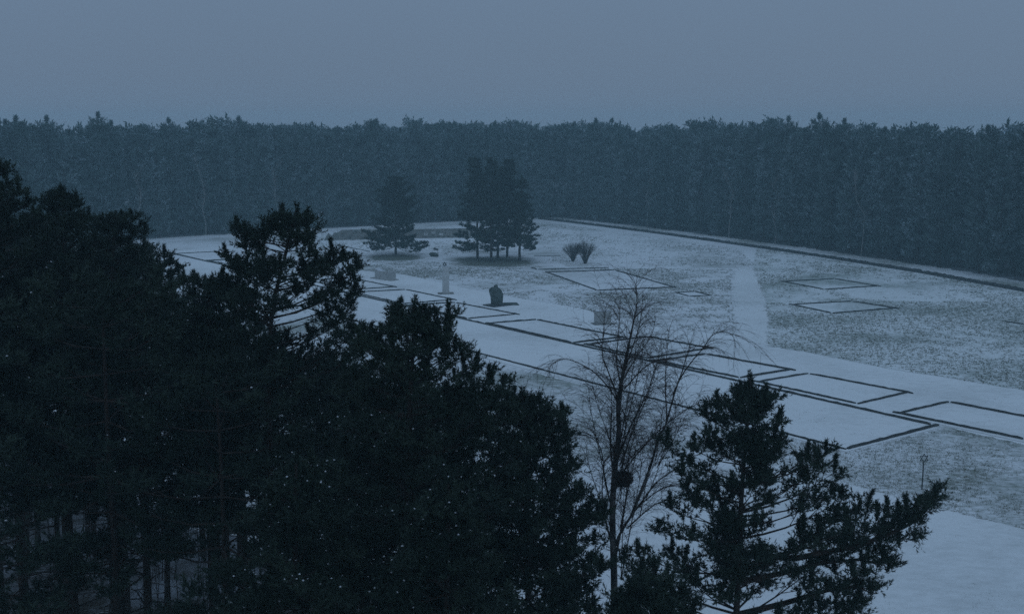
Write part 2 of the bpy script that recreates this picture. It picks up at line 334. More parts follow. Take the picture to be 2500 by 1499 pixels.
def finish_tree(T, name, loc, nb, blade, width, seed, m_leaf='needles', m_bark='bark', capsize=.03, sides=5):
    """builds crown, trunk and snow meshes relative to loc"""
    rg = np.random.RandomState(seed); o = Vector(loc)
    sub = lambda s: [(x[0] - o, x[1] - o) + tuple(x[2:]) for x in s]
    root = empty(name, o)
    link('trunk', tubes('trunk', sub(T.seg), sides), M[m_bark], root)
    V, Fc = tufts([(s[0] - o, s[1], s[2]) for s in T.sh], nb, blade, width, rg)
    link('crown', mesh_np('crown', V, Fc), M[m_leaf], root)
    if T.cap or T.capseg:
        Vs, Fs = [], []; b = 0
        if T.cap:
            V, Fc = caps([c - o for c in T.cap], capsize, rg); Vs.append(V); Fs.append(Fc); b += len(V)
        if T.capseg:
            for s in T.capseg:
                a, e, ww = s; a = a - o; e = e - o; d = (e - a); sdv = d.cross(UP)
                if sdv.length < 1e-4: continue
                sdv.normalize(); sdv *= ww
                Vs.append(np.array([list(a - sdv), list(a + sdv), list(a + UP * ww * 1.3), list(e - sdv), list(e + sdv), list(e + UP * ww * 1.3)]))
                Fs.append(np.array([[0, 2, 5], [0, 5, 3], [2, 1, 4], [2, 4, 5], [0, 1, 2], [3, 5, 4]]) + b); b += 6
        stuff(link('snow_cover', mesh_np('snow_cover', np.concatenate(Vs), np.concatenate(Fs)), M['snowcap'], root))
    return root
def copy_tree(o, loc, rz, s=1.0, label=None):
    c = o.copy(); COL.objects.link(c); c.location = loc; c.rotation_euler = (0, 0, rz); c.scale = (s, s, s)
    for ch in list(o.children):
        d = ch.copy(); COL.objects.link(d); d.parent = c
    if label: c['label'] = label
    return c

def pine(T, base, h, rad, zb, q, whorl=.55, shape='dome', top_lean=(0, 0), dead=0, snow=0, dens=1.0, r0=None, gap=0.12):
    """free-standing pine, crown from zb to h (absolute z)"""
    rg = T.rg; n = 8; P = []
    for i in range(n + 1):
        t = i / n; P.append(base + Vector((top_lean[0] * t * t + rg.uniform(-.06, .06) * (i > 0), top_lean[1] * t * t + rg.uniform(-.06, .06) * (i > 0), (h - base.z) * t)))
    trunk(T, P, r0 or (.0125 * h + .03), .03)
    z = h - .5
    while z > zb:
        u = (h - z) / (h - zb)
        if shape == 'cone': rr = rad * (.14 + .86 * u ** .8)
        elif shape == 'pointed': rr = rad * min(1, .05 + 2.4 * u) * (1 if u < .85 else .85)
        elif shape == 'taper': rr = rad * (.05 + .95 * u ** 1.1)
        elif shape == 'spire': rr = rad * (.08 + .92 * u ** .65)
        else: rr = rad * math.sin(math.pi * min(1, .12 + .62 * u)) * (1 if u < .8 else 1 - (u - .8) * 1.2)
        k = max(2, int(rg.uniform(3, 5.5) * (rad / 3) ** .4))
        a0 = rg.uniform(0, 6.28)
        for j in range(k):
            if rg.random() < gap: continue
            a = a0 + j * 6.283 / k + rg.uniform(-.4, .4); r_ = rr * rg.uniform(.6, 1.18)
            rise = r_ * (.55 - .65 * u) * rg.uniform(.5, 1.4) if shape != 'spire' else r_ * (-.15)
            s = along(P, z); e = Vector((s.x + math.cos(a) * r_, s.y + math.sin(a) * r_, min(h - .05, z + rise)))
            if r_ > .25: limb(T, s, e, .010 + .010 * r_, q, t0=.28 if shape == 'dome' else .15, snow=snow, dens=dens)
        z -= whorl * rg.uniform(.7, 1.3)
    leader(T, P[-1], q)
    for i in range(dead):                     # bare dead branches under the crown
        z = rg.uniform(base.z + (zb - base.z) * .25, zb); s = along(P, z); a = rg.uniform(0, 6.28); L = rg.uniform(.8, 2.8)
        m = s + Vector((math.cos(a), math.sin(a), rg.uniform(-.1, .2))) * L * .5; e = m + Vector((math.cos(a + rg.uniform(-.6, .6)), math.sin(a + rg.uniform(-.6, .6)), rg.uniform(-.5, .3))) * L * .5
        T.seg += [(s, m, .028, .018), (m, e, .018, .006)]
        for v in range(3):
            c = m.lerp(e, rg.random()); T.seg.append((c, c + Vector((rg.uniform(-1, 1), rg.uniform(-1, 1), rg.uniform(-.6, .2))) * .5, .008, .003))
        if rg.random() < .2: T.capseg += [(s.lerp(m, .3) + UP * .02, m + UP * .015, .014), (m + UP * .015, m.lerp(e, .6) + UP * .01, .010)]
    return P

# ------------------------------------------------------------------ hero pines of the foreground
def hero(name, label, D, trunk_px, tips, zb, seed, snow=.05, r0=.2, fill=1.0, dens=1.0, back=True, sec=.42, extra_r=None, sub=(), t0=.22, top_r=(.35, .55)):
    """trunk_px: points up the trunk as seen, tips: (x, y[, depth offset]) of the limb ends"""
    T = Tree(seed); rg = T.rg
    P = [AT(x, y, D) for x, y in trunk_px]; b = Vector((P[0].x, P[0].y, 0)); P = [b] + P
    trunk(T, P, r0, .035)
    tops = P[-1]; hz_ = tops.z
    for t in tips:
        dy = t[2] if len(t) > 2 else rg.uniform(-.8, .8)
        e = AT(t[0], t[1], D + dy) - UP * .26; rr = math.hypot(e.x - along(P, e.z).x, e.y - P[-1].y)
        zs = max(1.0, min(hz_ - .3, e.z - rr * (t[3] if len(t) > 3 else rg.uniform(.25, .55)))); s = along(P, zs)
        limb(T, s, e, .012 + .009 * rr, 1.0, t0=t0, snow=snow, dens=dens, sag=.12, sec=sec)
    for path, ends in sub:
        W = [AT(x, y, D + (path_d * .0)) for path_d, (x, y) in enumerate(path)]; n_ = len(W) - 1
        for i in range(n_):
            T.seg.append((W[i], W[i + 1], .075 * (1 - i / n_) + .015, .075 * (1 - (i + 1) / n_) + .012))
            if i: limb(T, W[i], W[i + 1] + UP * .05, .02, 1.0, t0=.05, snow=snow, dens=1.2, sag=0, sec=.5)
        for x, y in ends:
            e = AT(x, y, D + rg.uniform(-.5, .5)); s_ = min((W[i].lerp(W[i + 1], k / 6) for i in range(n_) for k in range(7)), key=lambda q: (q - e).length + abs(q.x - e.x + .15 * (1 if e.x > W[0].x else -1)))
            limb(T, s_, e, .016, 1.0, t0=.12, snow=snow, dens=1.15, sag=.05)
    # limbs towards and away from the viewer, and short ones filling the crown
    z = hz_ - .6
    while z > zb:
        u = (hz_ - z); rr = min(extra_r or 3.2, top_r[0] + u * top_r[1])
        for j in range(int(3 * fill + rg.random())):
            side = rg.choice((-1, 1)) if back else 1
            a = side * math.pi / 2 + rg.uniform(-.95, .95); r_ = rr * rg.uniform(.5, 1.0)
            s = along(P, z); e = s + Vector((math.cos(a) * r_ * .8, math.sin(a) * r_, r_ * rg.uniform(.1, .5)))
            limb(T, s, e, .010 + .009 * r_, 1.0, t0=.22, snow=snow, dens=dens)
        z -= .5
    leader(T, tops, 1.0, 8, .6)
    print(name, seed, 'shoots', len(T.sh), 'seg', len(T.seg))
    o = finish_tree(T, name, b, 16, .095, .026, seed, capsize=.020)
    tag(o, label, 'pine tree', 'pines of the dark wood in front'); return o

hero('pine_tree', 'tall dark pine right of the bare birch with one long limb reaching right', 27,
     [(1795, 1560), (1806, 1350), (1808, 1255), (1817, 1113), (1828, 1000), (1832, 925)],
     [(1873, 958), (1862, 975), (1800, 968), (1896, 1012), (1900, 1076), (1890, 1050), (1880, 1095), (1752, 972), (1725, 992), (1770, 1010), (1745, 1040), (1629, 1065, .5, .4), (1667, 1130), (1690, 1110), (1700, 1075), (1730, 1065),
      (1971, 1090), (2017, 1084, .3, .3), (1995, 1110), (2038, 1126), (1960, 1140), (2030, 1180), (2055, 1190), (1990, 1200), (1640, 1218, .3, .2), (1680, 1180), (1700, 1210),
      (2063, 1228), (2070, 1262), (2000, 1350), (1960, 1300), (1940, 1380), (1610, 1270, .2, .1), (1560, 1330), (1525, 1345), (1640, 1330), (1690, 1290), (1580, 1400), (1640, 1440), (1700, 1400),
      (1540, 1470), (1600, 1500), (1680, 1490), (1980, 1460), (2030, 1520), (1900, 1480), (2060, 1560)],
     10.2, 21, snow=.012, r0=.17, fill=1.8, dens=1.35, extra_r=2.1, t0=.42, top_r=(.12, .36),
     sub=[([(1808, 1352), (1940, 1362), (2084, 1334), (2160, 1308), (2220, 1280), (2262, 1245), (2282, 1214)], [(2117, 1238), (2090, 1262), (2140, 1268), (2165, 1255), (2190, 1256), (2215, 1250), (2240, 1244), (2262, 1232), (2040, 1270), (2000, 1290), (2232, 1318), (2195, 1330), (2150, 1340), (1960, 1300)]),
          ([(1806, 1420), (1900, 1400), (2010, 1372), (2100, 1366), (2160, 1380)], [(2060, 1330), (2120, 1345), (2000, 1330), (1930, 1340), (2165, 1395), (2110, 1400), (2040, 1400)]),
          ([(1800, 1500), (1920, 1470), (2020, 1440), (2090, 1432), (2122, 1444)], [(2080, 1400), (2100, 1460), (2040, 1470), (1980, 1430)]),
          ([(1800, 1580), (1950, 1530), (2040, 1500), (2086, 1482)], [(2060, 1450), (2080, 1510), (2000, 1490), (1950, 1480)])])
hero('pine_tree', 'open crowned pine with visible forked limbs, tallest against the snow field', 31,
     [(655, 1000), (660, 800), (671, 722), (690, 648), (706, 585), (724, 512)],
     [(690, 515), (706, 522), (748, 520), (757, 556), (752, 600), (740, 635), (720, 560), (690, 560), (645, 555), (620, 560), (600, 560), (583, 543), (600, 585), (640, 590), (556, 608), (580, 630), (577, 645), (610, 650), (640, 640), (750, 660), (735, 690),
      (809, 599, .6), (800, 630, .6), (843, 610, .5), (872, 636, .5), (866, 667, .5), (863, 700, .3), (855, 726, .3), (767, 625), (785, 650), (830, 680), (810, 700), (835, 760), (800, 740), (770, 720), (820, 800), (865, 790, .5), (890, 805, .4), (900, 830, .2),
      (560, 690, .5), (540, 670, .8), (580, 676, .8), (520, 690), (560, 720), (600, 720), (620, 760), (560, 800), (760, 800), (850, 860), (700, 820), (640, 860)],
     13.5, 22, snow=.05, r0=.20, fill=.9, dens=1.5, extra_r=2.0, t0=.5)
hero('pine_tree', 'dense pine with candle tipped top standing in front of the barrack outlines', 25,
     [(985, 1560), (990, 1300), (1000, 1000), (1008, 850), (1012, 745)],
     [(1035, 742), (1027, 765), (975, 748), (990, 775), (958, 757), (955, 790), (1097, 757, 0, 1.2), (1090, 790, 0, 1.0), (1108, 830), (1070, 800), (1050, 810), (927, 799), (905, 796), (915, 830), (880, 820), (862, 790, .5), (885, 850), (1128, 850), (1159, 867), (1140, 890), (1192, 900), (1227, 914), (1210, 945), (1180, 940), (1195, 975), (1150, 930),
      (870, 900), (840, 930), (860, 980), (820, 1010), (900, 950), (1240, 1000), (1220, 1060), (1180, 1030), (1130, 1000), (1270, 1080), (1240, 1140), (840, 1080), (800, 1150), (870, 1120), (1290, 1180), (1230, 1220), (1160, 1150), (780, 1240), (860, 1220), (920, 1180), (1300, 1280), (1240, 1320), (1150, 1270), (1080, 1200), (760, 1340), (840, 1330), (930, 1290), (1280, 1400), (1180, 1380), (1100, 1340)],
     10.5, 23, snow=.11, r0=.20, fill=1.6, dens=1.15)
hero('pine_tree', 'rounded pine crown left of the bare birch with snow flecked lower boughs', 27,
     [(1290, 1600), (1290, 1300), (1284, 1100), (1275, 965)],
     [(1253, 952), (1240, 975), (1292, 960), (1310, 985), (1338, 986), (1330, 1010), (1374, 994), (1365, 1020), (1383, 1048), (1378, 1085), (1350, 1060), (1360, 1110), (1396, 1115), (1384, 1130), (1370, 1160), (1420, 1180), (1400, 1200), (1471, 1243, 0, .3), (1460, 1225), (1440, 1215), (1430, 1250), (1340, 1150), (1225, 990), (1200, 1040), (1210, 1100), (1240, 1060), (1450, 1300), (1440, 1345), (1400, 1330), (1380, 1400), (1430, 1420), (1450, 1470), (1340, 1340), (1330, 1440), (1400, 1500), (1180, 1180), (1190, 1280), (1200, 1380)],
     10.2, 24, snow=.08, r0=.19, fill=1.7, dens=1.3)
hero('pine_tree', 'broad dark pine at the far left edge rising above the other crowns', 33,
     [(-90, 900), (-70, 620), (-50, 480), (-28, 385)],
     [(5, 395), (20, 430), (45, 450), (62, 480), (30, 480), (80, 500), (100, 520), (70, 540), (130, 560), (110, 600), (150, 640), (60, 600), (100, 680), (140, 740), (60, 720), (120, 820), (160, 790), (40, 820), (90, 900), (150, 900)],
     11.5, 25, snow=.012, r0=.24, fill=2.0, dens=.95)
hero('pine_tree', 'dark pine second from the left edge with a knobbly crown and raised tip', 36,
     [(150, 1100), (150, 800), (152, 600), (155, 470)],
     [(163, 474), (148, 468), (122, 478), (130, 500), (172, 495), (140, 520), (170, 540), (100, 540), (190, 560), (200, 610), (120, 580), (210, 660), (90, 650), (180, 680), (230, 740), (70, 760), (210, 800), (240, 860), (110, 860)],
     11.0, 26, snow=.012, r0=.24, fill=1.8, dens=.95)
hero('pine_tree', 'flat topped pine whose boughs reach right over the snow field', 40,
     [(262, 1100), (268, 800), (275, 620), (280, 530)],
     [(200, 530), (215, 520), (250, 528), (240, 545), (265, 520), (295, 520), (290, 540), (325, 520), (340, 535), (352, 555), (350, 590), (320, 560), (345, 620), (310, 600), (400, 612, 0, .1), (412, 630, 0, .1), (435, 650, 0, .05), (440, 672, 0, .05), (420, 690, 0, .05), (385, 640, 0, .1), (380, 680), (430, 740), (400, 720), (370, 760), (420, 800), (200, 600), (190, 680), (230, 720), (450, 860), (400, 860), (200, 800), (350, 820), (300, 860)],
     9.5, 27, snow=.02, r0=.26, fill=1.6, dens=1.0, sec=.5)
hero('pine_tree', 'low level topped pine between the flat topped and the open crowned pines', 35,
     [(505, 1100), (508, 900), (510, 760), (512, 690)],
     [(453, 670, 0, .9), (470, 676), (487, 673), (500, 680), (520, 690), (540, 672), (556, 680), (575, 690), (590, 720), (450, 740), (440, 790), (480, 730), (570, 770), (600, 800), (430, 870), (460, 840), (560, 850), (620, 880), (420, 940), (640, 950), (520, 900)],
     10.0, 28, snow=.03, r0=.22, fill=2.0, dens=1.3)
hero('pine_tree', 'snow flecked young pine low at the bottom middle of the wood', 21,
     [(1085, 1700), (1090, 1500), (1095, 1180)],
     [(1060, 1230), (1130, 1240), (1020, 1290), (1160, 1300), (1110, 1280), (980, 1360), (1200, 1370), (1050, 1360), (940, 1450), (1240, 1440), (1150, 1420), (1000, 1440), (900, 1500), (1280, 1500), (1090, 1460), (1180, 1490)],
     9.5, 29, snow=.16, r0=.16, fill=1.7, dens=1.3)
hero('pine_tree', 'snow flecked young pine low in the wood left of the bottom middle', 22,
     [(720, 1700), (720, 1450), (722, 1130)],
     [(680, 1180), (760, 1190), (640, 1230), (800, 1250), (720, 1220), (620, 1440), (840, 1330), (700, 1300), (640, 1480), (570, 1490), (870, 1420), (780, 1400), (730, 1450), (860, 1500), (520, 1500), (660, 1500)],
     10.2, 30, snow=.2, r0=.15, fill=1.3, dens=1.3)
hero('pine_tree', 'low pine crown between birch stem and tall right hand pine', 22.5,
     [(1590, 1700), (1592, 1500), (1596, 1385)],
     [(1560, 1400), (1630, 1400), (1530, 1440), (1660, 1430), (1500, 1470), (1690, 1470), (1600, 1450), (1560, 1490), (1640, 1495), (1480, 1500)],
     11.0, 31, snow=.02, r0=.13, fill=1.6, dens=1.4, extra_r=1.5)

# ------------------------------------------------------------------ fill of the dark wood: copies of four pines, kept below the skyline of the wood
sil = [(-600, 380), (0, 420), (60, 500), (160, 520), (200, 560), (350, 590), (400, 640), (440, 690), (455, 730), (600, 760), (860, 860), (1110, 960), (1230, 1040), (1290, 1080), (1380, 1180), (1450, 1330), (1500, 1480)]
def sil_y(x):
    for i in range(len(sil) - 1):
        if sil[i][0] <= x <= sil[i + 1][0]:
            return sil[i][1] + (sil[i + 1][1] - sil[i][1]) * (x - sil[i][0]) / (sil[i + 1][0] - sil[i][0])
    return sil[0][1] if x < sil[0][0] else 1600
protos = []
for k, (hh, rr, zb, dead) in enumerate([(17, 2.6, 10.2, 26), (14, 2.4, 7.5, 16), (18.5, 2.8, 11.5, 30), (11.5, 2.0, 4.0, 8)]):
    T = Tree(60 + k); pine(T, Vector((0, 0, 0)), hh, rr, zb, 1.45, whorl=.6, dead=dead, snow=.035, dens=1.0, r0=.17)
    o = finish_tree(T, 'pine_tree', (0, 0, 0), 12, .16, .045, 60 + k, capsize=.026)
    tag(o, 'dark pine standing deep in the shadowed wood, a slim trunk under a snow flecked crown', 'pine tree', 'pines deep inside the dark wood'); protos.append((o, hh, zb / hh))
used = [False] * 4; placed = []
rg = random.Random(5); tries = 0
spots = []
while len(spots) < 64 and tries < 6000:
    tries += 1
    d = rg.uniform(26, 84) if rg.random() < .8 else rg.uniform(30, 50); px = rg.uniform(-260, 1380); x = (px - CX) / F * d
    edge = 84 - (px + 50) * .032
    if px > 700: edge = 60 - (px - 700) * .042
    if d > edge: continue
    if any((x - a) ** 2 + (d - b) ** 2 < 2.7 ** 2 for a, b in placed): continue
    ys = max(sil_y(px - 80 * 30 / d), sil_y(px), sil_y(px + 80 * 30 / d))
    top = H - d * (ys - HOR) / F * 1.02
    if px < 720 and 400 < 0: continue
    h = min(top, rg.uniform(15, 20)) - rg.uniform(0, 1.5)
    if h < 8: continue
    placed.append((x, d)); spots.append((x, d, h, px))
def wood_label(px, d):
    far = 'slim pine far back in the dark wood' if d > 52 else 'snow flecked pine at the front of the wood'
    if px < 60: return far + ', at the far left edge'
    if px < 330: return far + ', below the flat topped pine'
    if px < 520: return far + ', below the level topped pine'
    if px < 760: return far + ', below the open crowned pine'
    if px < 1100: return far + ', below the candle tipped pine'
    return far + ', below the rounded crown beside the birch'
for i, (x, d, h, px) in enumerate(spots):
    low_ok = px > 640 or px < 40
    k = min(range(4), key=lambda q: abs(protos[q][1] - h) + (3 if (protos[q][2] < .6 and not low_ok) else 0) + rg.random() * 1.5)
    o, hh, _ = protos[k]; s = max(.6, min(1.25, h / hh))
    if not used[k]:
        used[k] = True; tag(o, wood_label(px, d)); o.location = (x, d, 0); o.rotation_euler = (0, 0, rg.uniform(0, 6.28)); o.scale = (s, s, s)
    else: copy_tree(o, (x, d, 0), rg.uniform(0, 6.28), s, wood_label(px, d))
# undergrowth of thin bare stems inside the wood
T = Tree(90); rg = T.rg
for i in range(260):
    px = rg.uniform(60, 900); d = rg.uniform(48, 78); x = (px - CX) / F * d; p = Vector((x, d, 0)); hh = rg.uniform(1.2, 4.5)
    q = p + Vector((rg.uniform(-.5, .5), rg.uniform(-.5, .5), hh)); T.seg.append((p, q, .03, .008))
    for j in range(9):
        a = p.lerp(q, rg.uniform(.25, 1)); T.seg.append((a, a + Vector((rg.uniform(-.7, .7), rg.uniform(-.7, .7), rg.uniform(.1, .8))), .01, .003))
o = link('undergrowth', tubes('undergrowth', T.seg, 3), M['twig']); tag(o, 'thin bare saplings and brush on the floor of the dark wood', 'undergrowth', kind='stuff')

# ------------------------------------------------------------------ bare birch with a nest
BD = 30.0
def birch():
    T = Tree(77); rg = T.rg; main = []
    def stem(px, r0, r1, dy0=0, dy1=0):
        P = [AT(x, y, BD + dy0 + (dy1 - dy0) * i / max(1, len(px) - 1)) for i, (x, y) in enumerate(px)]
        # smooth
        Q = []
        for i in range(len(P) - 1):
            a = P[max(0, i - 1)]; b = P[i]; c = P[i + 1]; d = P[min(len(P) - 1, i + 2)]
            for t in (0, .33, .66):
                Q.append(.5 * ((2 * b) + (c - a) * t + (2 * a - 5 * b + 4 * c - d) * t * t + (3 * b - a - 3 * c + d) * t ** 3))
        Q.append(P[-1]); n = len(Q) - 1
        for i in range(n): T.seg.append((Q[i], Q[i + 1], r0 + (r1 - r0) * i / n, r0 + (r1 - r0) * (i + 1) / n))
        main.append((Q, r0)); return Q
    base = AT(1500, 1600, BD); b0 = Vector((base.x, base.y, 0))
    T.seg.append((b0, base, .14, .105)); 
    stem([(1500, 1600), (1499, 1403), (1495, 1252), (1502, 1134), (1511, 1060), (1509, 991), (1518, 926), (1528, 880), (1535, 841), (1546, 790), (1555, 740), (1553, 690)], .10, .004)
    stem([(1498, 1400), (1502, 1329), (1540, 1260), (1569, 1222), (1600, 1180), (1640, 1150), (1700, 1110)], .045, .008, 0, 1)
    stem([(1540, 1262), (1580, 1160), (1596, 1111), (1609, 1064), (1627, 1031), (1625, 960), (1626, 887), (1634, 802)], .045, .004, .2, .8)
    stem([(1627, 1031), (1650, 950), (1668, 900), (1685, 850), (1716, 847 + 0)], .025, .005, .5, .2)
    stem([(1642, 963), (1672, 905), (1716, 850), (1740, 818), (1770, 809), (1790, 822), (1797, 845)], .018, .003, .5, .2)
    stem([(1511, 1000), (1498, 963), (1458, 915), (1424, 892), (1390, 878), (1371, 878), (1348, 888), (1334, 905)], .02, .003)
    stem([(1511, 1030), (1504, 963), (1484, 905), (1470, 864), (1474, 800), (1481, 742)], .024, .004, 0, -.4)
    stem([(1516, 940), (1505, 880), (1510, 820), (1513, 770), (1516, 720)], .018, .004, 0, .5)
    stem([(1520, 915), (1540, 860), (1560, 800), (1566, 760), (1570, 715)], .018, .004, 0, -.5)
    stem([(1520, 930), (1555, 870), (1590, 820), (1600, 780)], .018, .004, 0, .6)
    stem([(1524, 950), (1570, 900), (1610, 878), (1650, 880), (1690, 890)], .018, .003, 0, -.6)
    stem([(1502, 1134), (1540, 1040), (1580, 960), (1600, 900)], .03, .005, 0, -.8)
    stem([(1500, 1180), (1490, 1080), (1494, 1000), (1492, 940)], .03, .005, 0, .6)
    stem([(1497, 1250), (1478, 1180), (1468, 1100), (1440, 1060), (1395, 1080)], .022, .003, 0, -.5)
    stem([(1500, 1200), (1530, 1140), (1600, 1060), (1660, 1010), (1705, 985), (1770, 975)], .024, .003, 0, .5)
    stem([(1498, 1350), (1475, 1250), (1470, 1180), (1478, 1120)], .03, .006, 0, .5)
    stem([(1498, 1380), (1515, 1300), (1530, 1200), (1535, 1120), (1550, 1060)], .03, .006, 0, -.6)
    stem([(1560, 1235), (1620, 1190), (1700, 1175), (1760, 1150)], .02, .003, .2, .8)
    stem([(1530, 1290), (1600, 1230), (1660, 1215), (1720, 1190)], .02, .003, 0, -.8)
    for i in range(16):
        x0 = rg.uniform(1496, 1520); y0 = rg.uniform(1120, 1420); dx = rg.gauss(8, 38); L_ = rg.uniform(190, 380)
        stem([(x0, y0), (x0 + dx * .45, y0 - L_ * .4), (x0 + dx * .85, y0 - L_ * .75), (x0 + dx, y0 - L_)], rg.uniform(.012, .020), .003, 0, rg.uniform(-1, 1))
    for i in range(7):
        x0 = rg.uniform(1560, 1625); y0 = 1240 - (x0 - 1560) * 2.6 + rg.uniform(-30, 30); dx = rg.gauss(25, 25); L_ = rg.uniform(120, 240)
        stem([(x0, y0), (x0 + dx * .45, y0 - L_ * .4), (x0 + dx, y0 - L_)], rg.uniform(.010, .016), .003, .4, rg.uniform(-.5, 1))
    # twigs: rise from the stems, arch over and hang
    def twig(p, d, L, r, lev):
        n = 4; q = p; dd = d.copy()
        for i in range(n):
            nx = q + dd * (L / n); T.seg.append((q, nx, r * (1 - .2 * i), r * (1 - .2 * (i + 1)) + .0008))
            if lev > 0:
                for s in range(2):
                    if rg.random() < .95:
                        a = rg.uniform(0, 6.28); sd = (dd + Vector((math.cos(a), math.sin(a), rg.uniform(-.5, .3))) * .8).normalized()
                        twig(q.lerp(nx, rg.random()), sd, L * rg.uniform(.3, .55), r * .6, lev - 1)
            q = nx; dd = (dd + Vector((rg.uniform(-.12, .12), rg.uniform(-.12, .12), -.26 if lev else -.22))).normalized()
    for Q, r in main:
        n = len(Q); ln = sum((Q[i + 1] - Q[i]).length for i in range(n - 1)); cnt = int(ln * (11 if r > .02 else 7))
        for j in range(cnt):
            t = rg.uniform(.12, 1); i = min(n - 2, int(t * (n - 1))); p = Q[i].lerp(Q[i + 1], rg.random())
            if p.z < 9.5: continue
            a = rg.uniform(0, 6.28); d = ((Q[i + 1] - Q[i]).normalized() * .9 + Vector((math.cos(a), math.sin(a) * .8, .25)) * .8).normalized()
            twig(p, d, rg.uniform(.35, 1.25), .0056, 1)
    root = empty('birch_tree', b0)
    segs = [(s[0] - b0, s[1] - b0, s[2], s[3]) for s in T.seg]
    link('trunk', tubes('trunk', [s for s in segs if s[2] > .03], 7), M['birch_bark'], root)
    stuff(link('branches', tubes('branches', [s for s in segs if .0059 < s[2] <= .03], 4), M['twig'], root))
    stuff(link('twigs', tubes('twigs', [s for s in segs if s[2] <= .0059], 3), M['twig'], root))
    tag(root, 'bare weeping birch with arching twigs between the dark pines', 'birch tree')
birch()
# nest in the birch
c = AT(1521, 1168, BD + .1); rgn = np.random.RandomState(3); S_ = []
for i in range(900):
    v = Vector(rgn.normal(size=3)).normalized(); p = c + Vector((v.x * .225, v.y * .21, v.z * .175)) * rgn.uniform(.55, 1.05)
    t = v.cross(Vector(rgn.normal(size=3))).normalized() * rgn.uniform(.08, .2); S_.append((p - t, p + t, .008, .004))
nst = link('nest', tubes('nest', [(a - c, b - c, r, s) for a, b, r, s in S_], 3), M['twig'], None, c)
tag(nst, 'round dark twig nest lodged in the bare birch', 'nest')

# ------------------------------------------------------------------ stand of pines on the field
def field_pine(base_px, top_px, spread_px, label, seed, zb=1.6, shape='cone', lean=(0, 0), name='pine_tree', grp='pines standing on the open field', dens=1.0):
    b = G(*base_px); t = AT(base_px[0] + (top_px[0] - base_px[0]), top_px[1], b.y); h = t.z; rad = spread_px * b.y / F
    T = Tree(seed); pine(T, b, h - .6, rad, zb, 1.9, whorl=.6, shape=shape, top_lean=(t.x - b.x, 0), dens=dens * 1.15, r0=.24, gap=.16)
    o = finish_tree(T, name, b, 11, .26, .09, seed); tag(o, label, 'pine tree', grp); return o
field_pine((966, 622), (968, 428), 80, 'lone broad based pine on the field left of the clump', 113, zb=.8, dens=1.25)
field_pine((1166, 633), (1158, 381), 68, 'leftmost tall pine of the clump, boughs trailing to the snow', 102, zb=1.0, shape='taper')
field_pine((1199, 640), (1200, 381), 50, 'pine in the front middle of the clump with bare lower trunk', 103, zb=3.4, shape='taper', dens=.85)
field_pine((1215, 634), (1222, 405), 44, 'thin pine hidden in the middle of the clump', 104, zb=3.2, shape='taper', dens=.8)
field_pine((1238, 628), (1244, 386), 62, 'tall narrow topped pine at the back right of the clump', 105, zb=2.4, shape='taper')
field_pine((1269, 638), (1274, 424), 52, 'rightmost and lower pine of the clump', 106, zb=2.0, shape='taper')
def blob(cx_, cy_, rx, ry, n, rnd):
    return [Vector((cx_ + math.cos(a) * rx * rnd.uniform(.88, 1.12), cy_ + math.sin(a) * ry * rnd.uniform(.88, 1.12), 0)) for a in [i * 6.283 / n for i in range(n)]]
rb = random.Random(4)
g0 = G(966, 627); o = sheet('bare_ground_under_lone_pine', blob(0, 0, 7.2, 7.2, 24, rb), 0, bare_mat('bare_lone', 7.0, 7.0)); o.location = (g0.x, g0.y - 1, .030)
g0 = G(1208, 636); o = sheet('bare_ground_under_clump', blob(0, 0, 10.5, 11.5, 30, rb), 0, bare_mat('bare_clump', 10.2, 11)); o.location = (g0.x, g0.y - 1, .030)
# bare bushes
def bush(base, top_y, half_px, label, seed):
    b = G(*base); h = (base[1] - top_y) / (base[1] - HOR) * H; wd = half_px * b.y / F; T = Tree(seed); rg = T.rg
    for i in range(90):
        a = rg.uniform(0, 6.28); rr = wd * math.sqrt(rg.random()); e = b + Vector((math.cos(a) * rr, math.sin(a) * rr, h * (1 - .32 * (rr / wd) ** 2) * rg.uniform(.75, 1)))
        s = b + Vector((math.cos(a) * .18 * rg.random(), math.sin(a) * .18 * rg.random(), 0)); m = s.lerp(e, .5) + Vector((-math.cos(a) * rr * .12, -math.sin(a) * rr * .12, 0))
        T.seg += [(s, m, .035, .02), (m, e, .02, .007)]
        for j in range(12):
            p = m.lerp(e, rg.random()); T.seg.append((p, p + Vector((math.cos(a) * rg.uniform(0, .4) + rg.gauss(0, .18), math.sin(a) * rg.uniform(0, .4) + rg.gauss(0, .18), rg.uniform(.2, .75))), .011, .004))
    r = empty('bush', b); stuff(link('stems', tubes('stems', [(s[0] - b, s[1] - b, s[2], s[3]) for s in T.seg], 3), M['twig'], r))
    tag(r, label, 'bush', 'bare bushes right of the clump'); return r
bush((1399, 638), 591, 27, 'smaller left one of two bare vase shaped bushes on the snow', 121)
bush((1429, 644), 583, 28, 'larger right one of two bare vase shaped bushes on the snow', 122)

